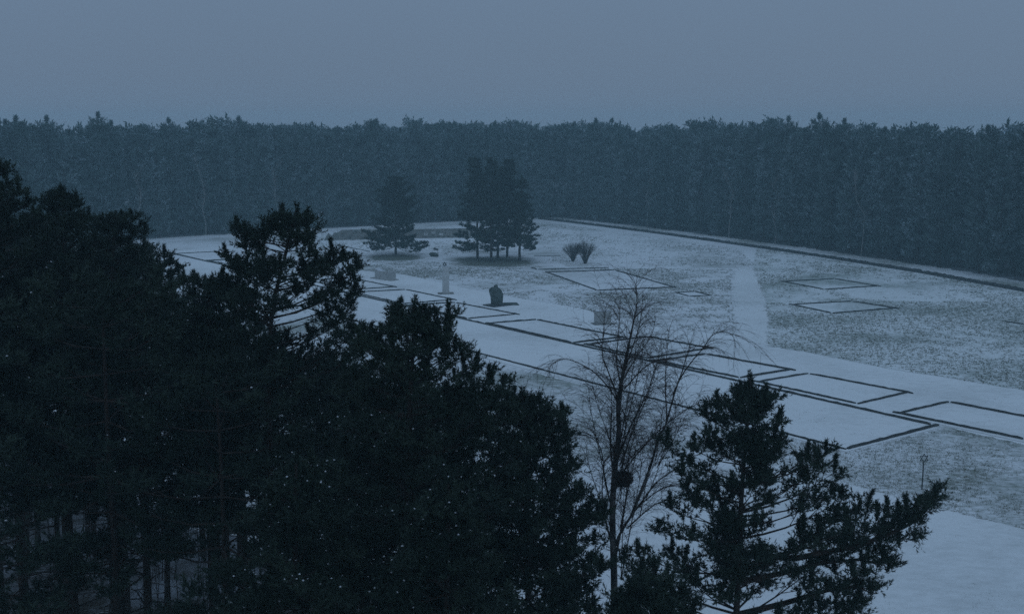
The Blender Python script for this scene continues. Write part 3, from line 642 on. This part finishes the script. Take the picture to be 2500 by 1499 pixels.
# ------------------------------------------------------------------ dark low edgings that outline the barrack plots
def strip(name, a, b, wdt, hgt, parent, rg, org, mt='edging', taper=True):
    if name == 'edging_side': wdt *= .6; hgt *= .75
    d = b - a; L = d.length; t = d / L; nx = Vector((-t.y, t.x, 0)); n = max(3, int(L / .45)); V = []; Fc = []
    for i in range(n + 1):
        p = a + d * (i / n); w_ = wdt * rg.uniform(.86, 1.14) * .5; h_ = hgt * rg.uniform(.85, 1.15); sh = nx * rg.uniform(-.03, .03)
        if i in (0, n): h_ *= .7
        V += [p - nx * w_ + sh, p - nx * w_ * .8 + sh + UP * h_, p + nx * w_ * .8 + sh + UP * h_ * rg.uniform(.85, 1.1), p + nx * w_ + sh]
        if i:
            q = (i - 1) * 4; Fc += [(q, q + 1, q + 5, q + 4), (q + 1, q + 2, q + 6, q + 5), (q + 2, q + 3, q + 7, q + 6)]
    Fc += [(3, 2, 1, 0), (n * 4, n * 4 + 1, n * 4 + 2, n * 4 + 3)]
    return link(name, mesh_py(name, [v - org for v in V], Fc), M[mt], parent)
def plot(px, label, seed, closed=True, hgt=.17, wdt=.26, over=.5, world=None, name='plot_edging', group='dark edgings marking the barrack plots'):
    P = world or [G(*p, .02) for p in px]; o = sum(P, Vector((0, 0, 0))) / len(P); r = empty(name, o); rg = random.Random(seed)
    n = len(P)
    for i in range(n if closed else n - 1):
        a, b = P[i], P[(i + 1) % n]; t = (b - a).normalized(); a2 = a + t * .22; b2 = b + t * (over if i % 2 else -.05)
        strip('edging_side', a2, b2, wdt, hgt, r, rg, o)
    tag(r, label, 'low edging', group); return r
plot([(862.7, 714.4), (990, 707.6), (1109, 732.2), (981.6, 742)], 'dark rectangular edging just left in front of the pale pillar', 1)
plot([(994, 745), (1111.8, 739.3), (1261.9, 767.6), (1141.6, 778.4)], 'dark rectangular edging directly in front of the dark sculpture', 2)
plot([(1192, 790.1), (1309.5, 781), (1520.8, 823.8), (1397.7, 837.7)], 'long dark rectangular edging in front of the pale concrete block', 3, hgt=.2, wdt=.3)
plot([(1433.6, 842.2), (1578.8, 822.4), (1731.7, 850.7), (1580.2, 875.3)], 'dark rectangular edging seen through the upper twigs of the birch', 4, hgt=.2, wdt=.3)
plot([(1600, 881.5), (1721.8, 864.8), (1930.7, 903), (1806.7, 922.9)], 'dark rectangular edging just above the tip of the tall right pine', 5, hgt=.2, wdt=.32)
plot([(1850.4, 932.9), (1973.2, 912.3), (2216, 958.4), (2093.8, 986.4)], 'dark rectangular edging right of the tip of the tall right pine', 6, hgt=.18, wdt=.28)
p7 = [G(2194, 1009.4, .02), G(2315.2, 981.6, .02)]; dv = (G(2500, 1017, .02) - p7[1]).normalized() * 10.2
plot(None, 'nearest dark rectangular edging, cut by the right side of the picture', 7, world=[p7[0], p7[1], p7[1] + dv, p7[0] + dv], hgt=.2, wdt=.3)
p0 = G(963.8, 701, .02); pa = G(869, 682, .02); dd_ = (pa - p0).normalized() * 12.5; ps = G(861.9, 707.6, .02) - p0; ps = ps.normalized() * 6.3
plot(None, 'dark rectangular edging partly behind the open crowned pine, beside the grey tomb wall', 8, world=[p0 + dd_ + ps, p0 + dd_, p0, p0 + ps], hgt=.17)
plot([(376, 620), (520.8, 615), (640, 640), (498, 636.8)][:4], 'farthest dark rectangular edging near the left end of the yard', 9, hgt=.15, wdt=.24,
     world=[G(498, 636.8, .02) + (G(428.8, 619.8, .02) - G(498, 636.8, .02)), G(520.8, 615, .02), G(520.8, 615, .02) + (G(498, 636.8, .02) - G(428.8, 619.8, .02)), G(498, 636.8, .02)])
pb = G(508, 636.8, .02); t_ = (G(583, 651, .02) - pb).normalized() * 11.5; s_ = (G(566, 634, .02) - pb).normalized() * 6.3
plot(None, 'dark rectangular edging left of the open crowned pine, second from the yard end', 10, world=[pb, pb + s_, pb + s_ + t_, pb + t_], hgt=.16, wdt=.24)
pc = pb + t_ * 1.17; plot(None, 'dark rectangular edging mostly hidden behind the open crowned pine', 11, world=[pc, pc + s_, pc + s_ + t_ * .95, pc + t_ * .95], hgt=.16, wdt=.24)
plot([(1334.9, 665), (1500.5, 660), (1646.3, 701.8), (1458, 709.5)], 'large dark edging on the meadow below the two bare bushes', 12, hgt=.17, wdt=.26)
plot([(1650.5, 714.6), (1695.8, 712.3), (1734, 721.6), (1683, 724.2)], 'smallest dark edging, right of the large one on the meadow', 13, hgt=.15, wdt=.22, over=.3)
plot([(1911.8, 688), (2036.4, 681), (2143.4, 698.7), (2012.3, 707.2)], 'farther of two matching dark edgings right of the cleared path', 14, hgt=.17)
plot([(1932.5, 744), (2078.8, 736), (2187.2, 753), (2032, 765.2)], 'nearer of two matching dark edgings right of the cleared path', 15, hgt=.17)
plot([(1295.3, 652.9), (1310.9, 658.5), (1477.9, 654.3)], 'open dark edging line lying above the large plot on the meadow', 16, closed=False, hgt=.16, wdt=.24)
plot([(2449.6, 784.5), (2500, 792.7), (2600, 809)], 'short dark edging line at the right side of the meadow', 17, closed=False, hgt=.16, wdt=.24)
plot([(823.6, 599), (880, 610), (900, 614)], 'faint dark edging line left of the lone pine', 18, closed=False, hgt=.12, wdt=.2)
plot([(1300, 625.5), (1370, 624.5)], 'faint dark edging line behind the smaller bare bush', 19, closed=False, hgt=.12, wdt=.2)
# the long edging round the whole yard
V0 = G(2284, 1039.6, .02); V1 = G(2064.6, 1097, .02); dl = (G(421.7, 668, .02) - G(1134, 856.6, .02)); V2 = G(421.7, 668, .02) + dl.normalized() * 12
U0 = G(2271, 1036.8, .02); U1 = G(428.8, 621.3, .02); U1 = U1 + (U1 - U0).normalized() * 6
o_ = (V0 + V2) / 2; r_ = empty('yard_edging', o_); rg = random.Random(40)
strip('edging_side', U1, U0, .32, .2, r_, rg, o_); strip('edging_side', V1 + (V0 - V1).normalized() * .2, V0 + (V0 - V1).normalized() * .3, .34, .22, r_, rg, o_); strip('edging_side', V2, V1, .28, .16, r_, rg, o_)
tag(r_, 'very long dark edging enclosing the snowy yard strip below the barrack plots', 'low edging', 'dark edgings marking the barrack plots')

# ------------------------------------------------------------------ dark boundary wall along the right forest edge
r_ = empty('boundary_wall', WALL[3]); rg = random.Random(41)
for i in range(len(WALL) - 1):
    strip('wall_section', WALL[i], WALL[i + 1], .6, .46, r_, rg, WALL[3])
tag(r_, 'long low dark wall running along the foot of the right hand forest', 'wall')

# ------------------------------------------------------------------ monuments
def prism(prof, depth, nx_, xdir, org):       # profile (s, z) extruded along nx_
    k = len(prof); V = [xdir * s + UP * z for s, z in prof] + [xdir * s + UP * z + nx_ * depth for s, z in prof]
    Fc = [tuple(range(k))[::-1], tuple(range(k, 2 * k))] + [(i, (i + 1) % k, k + (i + 1) % k, k + i) for i in range(k)]
    return V, Fc
def box(name, sx, sy, sz, m, parent=None, loc=(0, 0, 0), rz=0, bev=.02, taper=1.0):
    import bmesh
    bm = bmesh.new(); bmesh.ops.create_cube(bm, size=1)
    for v in bm.verts:
        v.co.x *= sx * (taper if v.co.z > 0 else 1); v.co.y *= sy * (taper if v.co.z > 0 else 1); v.co.z = (v.co.z + .5) * sz
    if bev: bmesh.ops.bevel(bm, geom=bm.edges[:] + bm.verts[:], offset=bev, segments=2, affect='EDGES')
    me = bpy.data.meshes.new(name); bm.to_mesh(me); bm.free(); o = link(name, me, M[m], parent, loc); o.rotation_euler = (0, 0, rz); return o
def star(name, Rr, th, m, parent, loc, rz=0):
    """six pointed star of two bar triangles"""
    V = []; Fc = []
    for k in range(2):
        for j in range(3):
            a0 = math.pi / 2 + k * math.pi + j * 2.0944; a1 = a0 + 2.0944; a = Vector((math.cos(a0) * Rr, 0, math.sin(a0) * Rr)); b = Vector((math.cos(a1) * Rr, 0, math.sin(a1) * Rr))
            d = (b - a).normalized(); nn = Vector((-d.z, 0, d.x)) * th / 2; y0 = -th / 2 + k * th * .5; a = a - d * th * .4; b = b + d * th * .4; q = len(V)
            for p in (a - nn, a + nn, b + nn, b - nn): V += [Vector((p.x, y0, p.z)), Vector((p.x, y0 + th * .5 - .001 * j, p.z))]
            Fc += [(q, q + 2, q + 4, q + 6), (q + 7, q + 5, q + 3, q + 1), (q, q + 1, q + 3, q + 2), (q + 2, q + 3, q + 5, q + 4), (q + 4, q + 5, q + 7, q + 6), (q + 6, q + 7, q + 1, q)]
    o = link(name, mesh_py(name, V, Fc), M[m], parent, loc); o.rotation_euler = (0, 0, rz); return o
YAW = R(-37)
b = G(1088.5, 717); r = empty('memorial_pillar', b)
box('shaft', .86, .70, 3.55, 'pale_concrete', r, (0, 0, .06), R(8), .02); box('base_slab', 2.1, 1.5, .07, 'stone', r, (0, 0, .024), R(8), .01)
box('snow_cap', .80, .64, .05, 'snowcap', r, (0, 0, 3.612), R(8), .02)
star('star', .27, .075, 'iron', r, (-.14, -.05, 3.93), R(8))
tag(r, 'tall pale square pillar topped by a small six pointed star', 'monument')
b = G(1211, 746); r = empty('sculpture', b)
# figure: lofted hunched form
lv = [(0, .70, .52, .06, 0), (.25, .72, .56, .06, 0), (.6, .76, .58, .08, 0), (1.0, .80, .6, .09, 0), (1.35, .82, .56, .04, .0), (1.65, .80, .5, -.04, 0), (1.9, .74, .42, -.10, 0), (2.1, .58, .34, -.14, 0), (2.22, .36, .24, -.14, 0)]
rgs = random.Random(12); K = 22; V = []; Fc = []
for i, (z, rx, ry, ox, oy) in enumerate(lv):
    for k in range(K):
        a = 2 * math.pi * k / K; f = 1 + .05 * math.sin(5 * a + z * 1.5) + rgs.uniform(-.035, .035) + (.10 if abs(a - .5) < .35 and 1 > z > .2 else 0)
        V.append((ox + math.cos(a) * rx * f, oy + math.sin(a) * ry * f, .10 + z))
    if i:
        for k in range(K): q = (i - 1) * K; Fc.append((q + k, q + (k + 1) % K, q + K + (k + 1) % K, q + K + k))
Fc.append(tuple(range((len(lv) - 1) * K, len(lv) * K)))
me = mesh_py('body', V, Fc); bo = link('body', me, M['bronze'], r); bo.rotation_euler = (0, R(-1), 0)
def rock(name, rx, ry, rz_, m, parent, loc, seed, rot=0, n=0.12):
    import bmesh
    bm = bmesh.new(); bmesh.ops.create_icosphere(bm, subdivisions=3, radius=1); q = random.Random(seed); dirs = [Vector((q.gauss(0, 1), q.gauss(0, 1), q.gauss(0, 1))).normalized() for _ in range(9)]; am = [q.uniform(-n, n * 1.4) for _ in range(9)]
    for v in bm.verts:
        s = 1 + sum(a * max(0, v.co.normalized().dot(d)) ** 3 for a, d in zip(am, dirs)) + q.uniform(-.02, .02); v.co = Vector((v.co.x * rx * s, v.co.y * ry * s, v.co.z * rz_ * s))
    me = bpy.data.meshes.new(name); bm.to_mesh(me); bm.free(); o = link(name, me, M[m], parent, loc); o.rotation_euler = (0, 0, rot); return o
rock('head', .24, .22, .24, 'bronze', r, (-.02, 0, 2.38), 5)
rock('shoulder', .20, .30, .34, 'bronze', r, (-.66, .02, 1.86), 6)
rock('shoulder', .20, .34, .62, 'bronze', r, (.62, .0, 1.30), 7, 0)
bs = box('base_slab', 2.9, 2.2, .12, 'iron', r, (.15, 0, .024), R(38), .01)
w1 = box('lying_wedge', 2.3, .55, .30, 'bronze', r, (1.75, .25, .03), R(4), .03, .72)
tag(r, 'dark hunched bronze sculpture on a low plate with a lying wedge beside it', 'sculpture')
# grey tomb wall left
b = G(932, 681); r = empty('tomb_wall', b)
a_ = G(915, 681); c_ = G(955.6, 686.5); xd = (c_ - a_); LL = xd.length; xd.normalize(); nn = Vector((-xd.y, xd.x, 0))
prof = [(0, 0), (LL, 0), (LL, 1.25), (LL * .72, 1.18), (LL * .66, 1.0), (LL * .63, 1.28), (LL * .42, 1.16), (LL * .2, 1.22), (0, 1.42)]
V, Fc = prism(prof, .85, nn, xd, None); o = link('block', mesh_py('block', [v + a_ - b + UP * .05 for v in V], Fc), M['concrete'], r)
prof2 = [(.1, 0), (LL * .9, 0), (LL * .85, .12), (LL * .3, .2), (.2, .1)]
V, Fc = prism([(0.02, 1.425), (LL * .2, 1.225), (LL * .42, 1.165), (LL * .42, 1.20), (LL * .2, 1.27), (.02, 1.47)], .83, nn, xd, None); link('snow_cap', mesh_py('snow_cap', [v + a_ - b + UP * .05 + nn * .01 for v in V], Fc), M['snowcap'], r)
box('base_slab', LL + .9, 1.7, .06, 'stone', r, (G(938, 682) - b) + Vector((0, .3, .02)), math.atan2(xd.y, xd.x), .01)
tag(r, 'low grey stone tomb wall with an uneven broken top', 'monument')
# pale block behind the birch
b = G(1474, 792); r = empty('memorial_block', b)
box('block', 1.75, .9, 1.42, 'concrete', r, (-.1, .35, .06), R(14), .02); box('base_slab', 2.4, 1.5, .06, 'stone', r, (-.1, .3, .024), R(14), .01); box('snow_cap', 1.7, .85, .05, 'snowcap', r, (-.1, .35, 1.482), R(14), .02)
tag(r, 'pale rectangular concrete block behind the top twigs of the birch', 'monument')
# ruin wall on the far side
pr = [(792, 587, 587), (796, 578, 587), (802, 569.5, 587), (805, 572, 587), (808.5, 576.5, 586.8), (812, 574, 586.7), (815, 569.5, 586.6), (822, 568, 586.5), (827, 566.5, 586.3), (834, 562, 586), (850, 561.6, 585.6), (876, 560.8, 585), (902, 561, 584.4), (950, 560.4, 583.4), (1000, 560, 582.4), (1051, 560, 581.6), (1090, 558.8, 581), (1128, 557.8, 580.6), (1150, 558, 580.4)]
b = G(960, 584); r = empty('memorial_wall', b); V = []; Fc = []
for i, (x, yt, yb) in enumerate(pr):
    p = G(x, yb); h = max(.05, (yb - yt) / (yb - HOR) * H); jit = random.Random(i).uniform(-.04, .04); nrm = Vector((-.12, .99, 0))
    V += [p - b, p - b + UP * (h + jit), p - b + nrm * .7 + UP * (h + jit), p - b + nrm * .7]
    if i: q = (i - 1) * 4; Fc += [(q, q + 4, q + 5, q + 1), (q + 1, q + 5, q + 6, q + 2), (q + 2, q + 6, q + 7, q + 3)]
Fc += [(0, 1, 2, 3), ((len(pr) - 1) * 4 + 3, (len(pr) - 1) * 4 + 2, (len(pr) - 1) * 4 + 1, (len(pr) - 1) * 4)]
link('masonry', mesh_py('masonry', V, Fc), M['stone'], r)
for x, y, wd, hh, mt in [(857, 570.5, .62, .5, 'snowcap'), (864, 566, .3, .2, 'snowcap'), (883, 567, .5, .35, 'pale_concrete'), (846, 565.5, .9, .22, 'pale_concrete'), (840, 573.5, 1.1, .25, 'pale_concrete'), (829, 571, .5, .4, 'pale_concrete'), (862, 576, .9, .5, 'pale_concrete'), (875, 573, .6, .6, 'concrete'), (1058, 568, .9, .5, 'concrete'), (1075, 572, 1.2, .5, 'pale_concrete'), (1040, 572, .9, .6, 'concrete'), (893, 577, .8, .5, 'concrete')]:
    p = G(x, 586 - (x - 792) * .017); p.z = (586 - (x - 792) * .017 - y) / (586 - HOR) * H
    box('inset_stone', wd, .12, hh, mt, r, p - b - Vector((0, .02, hh / 2)), 0, .015)
tag(r, 'long ruined stone wall with stepped left end behind the lone pine', 'wall')
# small boulder, posts
b = G(1060, 627); bo = rock('boulder', .78, .5, .42, 'bronze', None, b + UP * .3, 9, 0, .2); tag(bo, 'small dark boulder on the snow right of the lone pine', 'boulder')
def post(px, y0, y1, r0, label, board=None, m='pale_concrete'):
    b = G(px, y0); h = (y0 - y1) / (y0 - HOR) * H; r = empty('post', b)
    link('pole', tubes('pole', [(Vector((0, 0, 0)), Vector((0, 0, h)), r0, r0 * .8)], 8), M[m], r)
    if board: bo = box('board', .85, .5, .04, 'iron', r, (board * .3, 0, h - .1), R(10), .005); bo.rotation_euler = (R(35), R(14), 0)
    else: box('foot', r0 * 5, r0 * 5, .12, 'concrete', r, (0, 0, 0), 0, .01)
    tag(r, label, 'post'); return r
post(779.4, 561, 521, .065, 'tall slim white pole in front of the far forest', m='white_paint')
post(779.8, 592, 584, .05, 'short dark stake on the snow below the white pole', m='iron')
post(1068.5, 622, 607, .03, 'thin post with a slanted board beside the small boulder', board=-1)
post(906, 631, 618, .04, 'thin pale post at the left foot of the lone pine')
# star on its pole near the lower path
b = G(2250.5, 1195.5); tp = AT(2255, 1129, b.y); r = empty('star_marker', b)
link('pole', tubes('pole', [(Vector((0, 0, -.05)), tp - b, .042, .034)], 10), M['iron'], r)
star('star', .275, .04, 'iron', r, tp - b + Vector((.01, 0, .27)), R(4))
tag(r, 'slender dark pole carrying a thin outlined six pointed star', 'star marker')

# ------------------------------------------------------------------ dead grass through the snow
def inside(P, x, y):
    c = False; n = len(P); j = n - 1
    for i in range(n):
        if (P[i][1] > y) != (P[j][1] > y) and x < (P[j][0] - P[i][0]) * (y - P[i][1]) / (P[j][1] - P[i][1]) + P[i][0]: c = not c
        j = i
    return c
from mathutils import noise as MN
def grass(name, poly, n, thr, hmin, hmax, wdt, seed, label, excl=[], scale=.38, weight=None):
    rg = random.Random(seed); xs = [p[0] for p in poly]; ys = [p[1] for p in poly]; P = []; k = 0; t = 0
    while k < n and t < n * 25:
        t += 1; x = rg.uniform(min(xs), max(xs)); y = rg.uniform(min(ys), max(ys))
        v = MN.noise(Vector((x * scale, y * scale, seed))) * .5 + MN.noise(Vector((x * scale * 4, y * scale * 4, seed))) * .35 + MN.noise(Vector((x * .07, y * .07, seed + 9))) * .5
        if weight: v += weight(x, y)
        if v < thr + rg.uniform(-.15, .15): continue
        if not inside(poly, x, y) or any(inside(e, x, y) for e in excl): continue
        P.append((x, y, v)); k += 1
    A = np.array([(p[0], p[1]) for p in P]); N = len(A); rr = np.random.RandomState(seed); nb = 5
    A = np.repeat(A, nb, 0); a = rr.uniform(0, 6.28, N * nb); h = rr.uniform(hmin, hmax, N * nb); ln = rr.uniform(.1, .9, N * nb) * h
    base = np.stack([A[:, 0] + rr.normal(0, .07, N * nb), A[:, 1] + rr.normal(0, .07, N * nb), np.full(N * nb, .0)], 1)
    sd = np.stack([-np.sin(a), np.cos(a), 0 * a], 1) * (wdt * rr.uniform(.5, 1.4, N * nb))[:, None]
    tip = base + np.stack([np.cos(a) * ln, np.sin(a) * ln, h], 1)
    V = np.stack([base - sd, base + sd, tip], 1).reshape(-1, 3)
    o = link(name, mesh_np(name, V, np.arange(len(V)).reshape(-1, 3)), M['grass']); tag(o, label, 'grass', kind='stuff')
EX = [[G(*p) for p in q] for q in ([(1334.9, 665), (1500.5, 660), (1646.3, 701.8), (1458, 709.5)], [(1650.5, 714.6), (1695.8, 712.3), (1734, 721.6), (1683, 724.2)], [(1911.8, 688), (2036.4, 681), (2143.4, 698.7), (2012.3, 707.2)], [(1932.5, 744), (2078.8, 736), (2187.2, 753), (2032, 765.2)])]
grass('dead_grass', MA, 18000, -.02, .04, .15, .022, 51, 'dry grass poking through thin snow on the centre meadow', EX)
grass('dead_grass', MR, 26000, .04, .04, .16, .026, 52, 'dense dry grass poking through snow on the right hand meadow', EX, weight=lambda x, y: (.30 if y < 150 else 0) * (x - 20) / 30 if y < 150 else -.05)
grass('dead_grass', ML, 14000, .10, .04, .14, .016, 53, 'dry grass poking through snow on the meadow below the yard', weight=lambda x, y: .18 if x > 22 and y < 85 else 0)

YD = S([(1134, 866), (2064, 1098), (2280, 1046), (2500, 1075), (2700, 1120), (2700, 1010), (2394, 945), (2168, 908), (1876, 854), (1600, 805), (1105, 706), (860, 690)])
grass('dead_grass', YD, 1500, .22, .03, .09, .014, 54, 'few grass tips poking through the snow of the yard')
LP = S([(1900, 1150), (2160, 1210), (2305, 1248), (2500, 1295), (2700, 1345), (2700, 1560), (1900, 1560)])
grass('dead_grass', LP, 500, .2, .03, .08, .010, 55, 'few grass tips poking through the snow of the lower path')
PT = S([(1790, 640), (1860, 640), (1882, 783), (1885, 850), (1790, 826), (1780, 700)])
grass('dead_grass', PT, 700, .1, .03, .10, .016, 56, 'grass tips along the cleared path')
FM = S([(600, 575), (880, 560), (1320, 543), (1600, 580), (1800, 608), (1848, 650), (1400, 650), (1320, 633), (950, 628), (700, 600)])
grass('dead_grass', FM, 6000, .04, .05, .16, .035, 57, 'dry grass on the far side of the field')

# ------------------------------------------------------------------ far forest: single trees along its edge, then one mass behind
kinds = []
for k, (hh, rr, zb, shp, wh) in enumerate([(21, 2.4, 1.2, 'pointed', .75), (22, 2.8, 2.0, 'cone', .8), (20.5, 2.3, .8, 'pointed', .75), (23, 1.9, 1.0, 'spire', .7), (21.5, 2.9, 3.0, 'dome', .85), (20, 2.1, .8, 'spire', .75)]):
    T = Tree(200 + k); pine(T, Vector((0, 0, 0)), hh, rr, zb, 4.2, whorl=wh, shape=shp, r0=.2, dens=1.5, gap=.1)
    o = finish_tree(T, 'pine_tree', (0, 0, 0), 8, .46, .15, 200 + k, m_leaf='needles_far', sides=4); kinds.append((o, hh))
import bisect
def polyline(P):
    L = [0]; CJ = max(range(1, len(P) - 1), key=lambda i: -(P[i] - P[i - 1]).normalized().dot((P[i + 1] - P[i]).normalized()))
    for i in range(len(P) - 1): L.append(L[-1] + (P[i + 1] - P[i]).length)
    def f(s):
        i = min(len(P) - 2, max(0, bisect.bisect(L, s) - 1)); u = (s - L[i]) / (L[i + 1] - L[i]); a, b = P[i], P[i + 1]; t = (b - a).normalized()
        dc = s - L[CJ]
        if abs(dc) < 7:                      # normals swing round the corner of the clearing
            t1 = (P[CJ] - P[CJ - 1]).normalized(); t2 = (P[CJ + 1] - P[CJ]).normalized(); t = t1.lerp(t2, (dc + 7) / 14).normalized()
        return a.lerp(b, u), Vector((-t.y, t.x, 0))
    return f, L[-1]
EDGE = far_edge[:-1] + [p for p in FW if p.x > 6]
fE, LE = polyline(EDGE); SC = sum((far_edge[i + 1] - far_edge[i]).length for i in range(len(far_edge) - 2)) + 6
first = [True] * len(kinds); rg = random.Random(31); cnt = 0
secs_ = [(330, 'dark pine of the forest edge behind the foreground wood at the far left', 'forest edge pines, far left'), (600, 'pine of the forest edge above the left end of the snowy yard', 'forest edge pines above the yard end'), (800, 'pine of the forest edge behind the open crowned pine and the white pole', 'forest edge pines by the white pole'),
         (1040, 'hazy pine of the forest edge behind the lone field pine and ruined wall', 'forest edge pines behind the ruined wall'), (1310, 'hazy pine of the forest edge right behind the clump of field pines', 'forest edge pines behind the clump'), (1500, 'hazy pine of the forest edge behind the two bare bushes', 'forest edge pines behind the bushes'),
         (1720, 'pine behind the low boundary wall, between the bare bushes and the cleared path', 'forest edge pines before the path'), (1900, 'pine behind the low boundary wall, in line with the cleared snowy path', 'forest edge pines at the path'), (2200, 'pine behind the boundary wall, above the two matching dark edgings', 'forest edge pines above the matching edgings'), (9999, 'dark near pine at the right end of the boundary wall', 'forest edge pines at the right end')]
def put(k, p, h, rz, label, group, name='pine_tree'):
    o, hh = kinds[k]; s = (h - (.5 if k == 3 else 1.7)) / hh
    if first[k]: first[k] = False; c = o; c.location = p; c.rotation_euler = (0, 0, rz); c.scale = (s, s, s)
    else: c = copy_tree(o, p, rz, s)
    tag(c, label, 'pine tree', group); return c
special = [(255, 277, 3, 'tall spire topped conifer breaking the skyline at the left'), (57, 285, 3, 'spire topped conifer on the skyline nearest the left side'), (133, 285, 3, 'second spire topped conifer from the left side on the skyline'),
           (422, 290, 3, 'small spire topped conifer on the skyline left of the open pine'), (598, 286, 3, 'pointed conifer on the skyline above the open crowned pine'), (908, 286, 0, 'broad pine breaking the skyline above the lone field pine'),
           (1268, 299, 2, 'pointed pine on the skyline above the clump'), (1450, 291, 3, 'left of two slim spires on the skyline right of the clump'), (1489, 291, 3, 'right of two slim spires on the skyline right of the clump'), (2005, 287, 2, 'ragged pine with forked branches standing out of the right skyline'),
           (2395, 290, 5, 'dark pine breaking the skyline near the right side'), (2478, 292, 1, 'dark round pine on the skyline at the right side'), (2203, 301, 2, 'small pointed pine on the skyline right of the ragged one')]
for px, py, k, lb in special:
    best = min((abs(proj(fE(s)[0] + fE(s)[1] * 4.5)[0] - px), s) for s in [LE * i / 400 for i in range(401)])[1]
    p, n_ = fE(best); p = p + n_ * 4.5; h = H - (py - HOR) / F * p.y * 1.0
    put(k, Vector((p.x, p.y, 0)), h, rg.uniform(0, 6.28), lb, 'trees breaking the far skyline')
for row, (o_f, sp, hm_) in enumerate([(1.2, 3.1, 20.2), (4.2, 3.1, 21.0), (7.8, 3.6, 21.6)]):
    s = rg.uniform(0, 2)
    while s < LE - 1:
        p, n_ = fE(s); q = p + n_ * (o_f + rg.uniform(-1.2, 2.4)) + Vector((rg.uniform(-.6, .6), 0, 0)); k = rg.choice([0, 0, 1, 1, 2, 4, 4, 5, 5, 0, 3, 2, 3] if row else [0, 1, 2, 4, 5, 5, 0]); h = hm_ + (-2.6 * rg.random() ** 2 if row == 0 else 0) + (-max(0, (px - 1700) / 900) * 1.1) + rg.gauss(0, .65) + (rg.uniform(.2, 2.4) if k in (2, 3, 5) and rg.random() < .6 else 0)
        px = proj((q.x, q.y, 10))[0]
        if -120 < px < 2640:
            L_ = next((b, c) for a, b, c in secs_ if px < a)
            put(k, Vector((q.x, q.y, 0)), h, rg.uniform(0, 6.28), L_[0], L_[1]); cnt += 1
        s += sp * rg.uniform(.75, 1.3) * (.35 if abs(s - SC) < 8 else 1)
# pale birches at the edge
for i, (px, yy) in enumerate([(672, 430), (330, 470), (500, 480), (1900, 500), (1790, 520), (1590, 470), (2110, 520)]):
    best = min((abs(proj(fE(s)[0])[0] - px), s) for s in [LE * j / 400 for j in range(401)])[1]; p, n_ = fE(best); p = p - n_ * .8; T = Tree(300 + i); g_ = T.rg
    hh = 13 + g_.random() * 3; P = [Vector((0, 0, 0)) + Vector((g_.uniform(-.3, .3) * j, g_.uniform(-.1, .1) * j, hh * j / 6)) for j in range(7)]; trunk(T, P, .10, .02)
    for j in range(46):
        z = g_.uniform(hh * .3, hh); s0 = along(P, z); a = g_.uniform(0, 6.28); L_ = g_.uniform(.8, 2.4) * (1.2 - z / hh * .7); e = s0 + Vector((math.cos(a) * L_ * .5, math.sin(a) * L_ * .5, L_ * .9)); T.seg.append((s0, e, .025, .008))
        for u in range(5): m_ = s0.lerp(e, g_.uniform(.3, 1)); T.seg.append((m_, m_ + Vector((g_.uniform(-.5, .5), g_.uniform(-.5, .5), g_.uniform(-.1, .6))), .010, .004))
    r = empty('birch_tree', (p.x, p.y, 0)); link('trunk', tubes('trunk', [s for s in T.seg if s[2] > .03], 5), M['pale_bark'], r); stuff(link('branches', tubes('branches', [s for s in T.seg if s[2] <= .03], 3), M['pale_bark'], r))
    tag(r, 'slim pale bare birch showing faintly against the dark forest edge', 'birch tree', 'pale birches at the far forest edge')
# the mass behind
VV, FF, bse = [], [], 0
rs = np.random.RandomState(8)
Tm = []
for k in range(4):
    T = Tree(400 + k); pine(T, Vector((0, 0, 0)), 21, 2.8, 8.0, 6.5, whorl=1.3, shape=('pointed', 'cone', 'dome', 'spire')[k], r0=.2, dens=1.6)
    V, Fc = tufts([(s[0], s[1], s[2]) for s in T.sh], 4, .74, .34, rs); Tm.append(V)
for row in range(6):
    o_f = 11.5 + row * 5.5; s = rg.uniform(0, 3)
    while s < LE:
        p, n_ = fE(s); q = p + n_ * (o_f + rg.uniform(-2, 2)); px = proj((q.x, q.y, 20))[0]
        if -200 < px < 2700:
            dr_ = max(0, (px - 1700) / 900) * 1.2
            V = Tm[rg.choice((0, 0, 2, 2, 1, 3))]; sc_ = (19.9 - dr_ + rg.gauss(0, .9)) / 21; a = rg.uniform(0, 6.28); ca, sa = math.cos(a), math.sin(a)
            W = V * sc_; W = np.stack([W[:, 0] * ca - W[:, 1] * sa + q.x, W[:, 0] * sa + W[:, 1] * ca + q.y, W[:, 2]], 1); VV.append(W)
        s += 4.6 * rg.uniform(.7, 1.3) * (.16 if abs(s - SC) < 8 else 1)
Cc = far_edge[-1]
for i in range(70):                           # behind the far corner of the clearing
    a = R(rg.uniform(25, 135)); d = 5 + 50 * rg.random() ** .8; V = Tm[rg.choice((0, 0, 2, 2, 1, 3))]; sc_ = (19.9 + rg.gauss(0, 1.1)) / 21; b = rg.uniform(0, 6.28); ca, sa = math.cos(b), math.sin(b); W = V * sc_
    VV.append(np.stack([W[:, 0] * ca - W[:, 1] * sa + Cc.x + math.cos(a) * d, W[:, 0] * sa + W[:, 1] * ca + Cc.y + math.sin(a) * d, W[:, 2]], 1))
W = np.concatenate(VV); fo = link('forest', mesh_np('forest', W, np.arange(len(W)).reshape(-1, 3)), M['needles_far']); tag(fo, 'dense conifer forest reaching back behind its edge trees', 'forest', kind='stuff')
print('forest edge trees', cnt, 'mass tris', len(W) // 3, 'fills', len(spots))
print('TRIS', sum(len(m.polygons) for m in bpy.data.meshes))
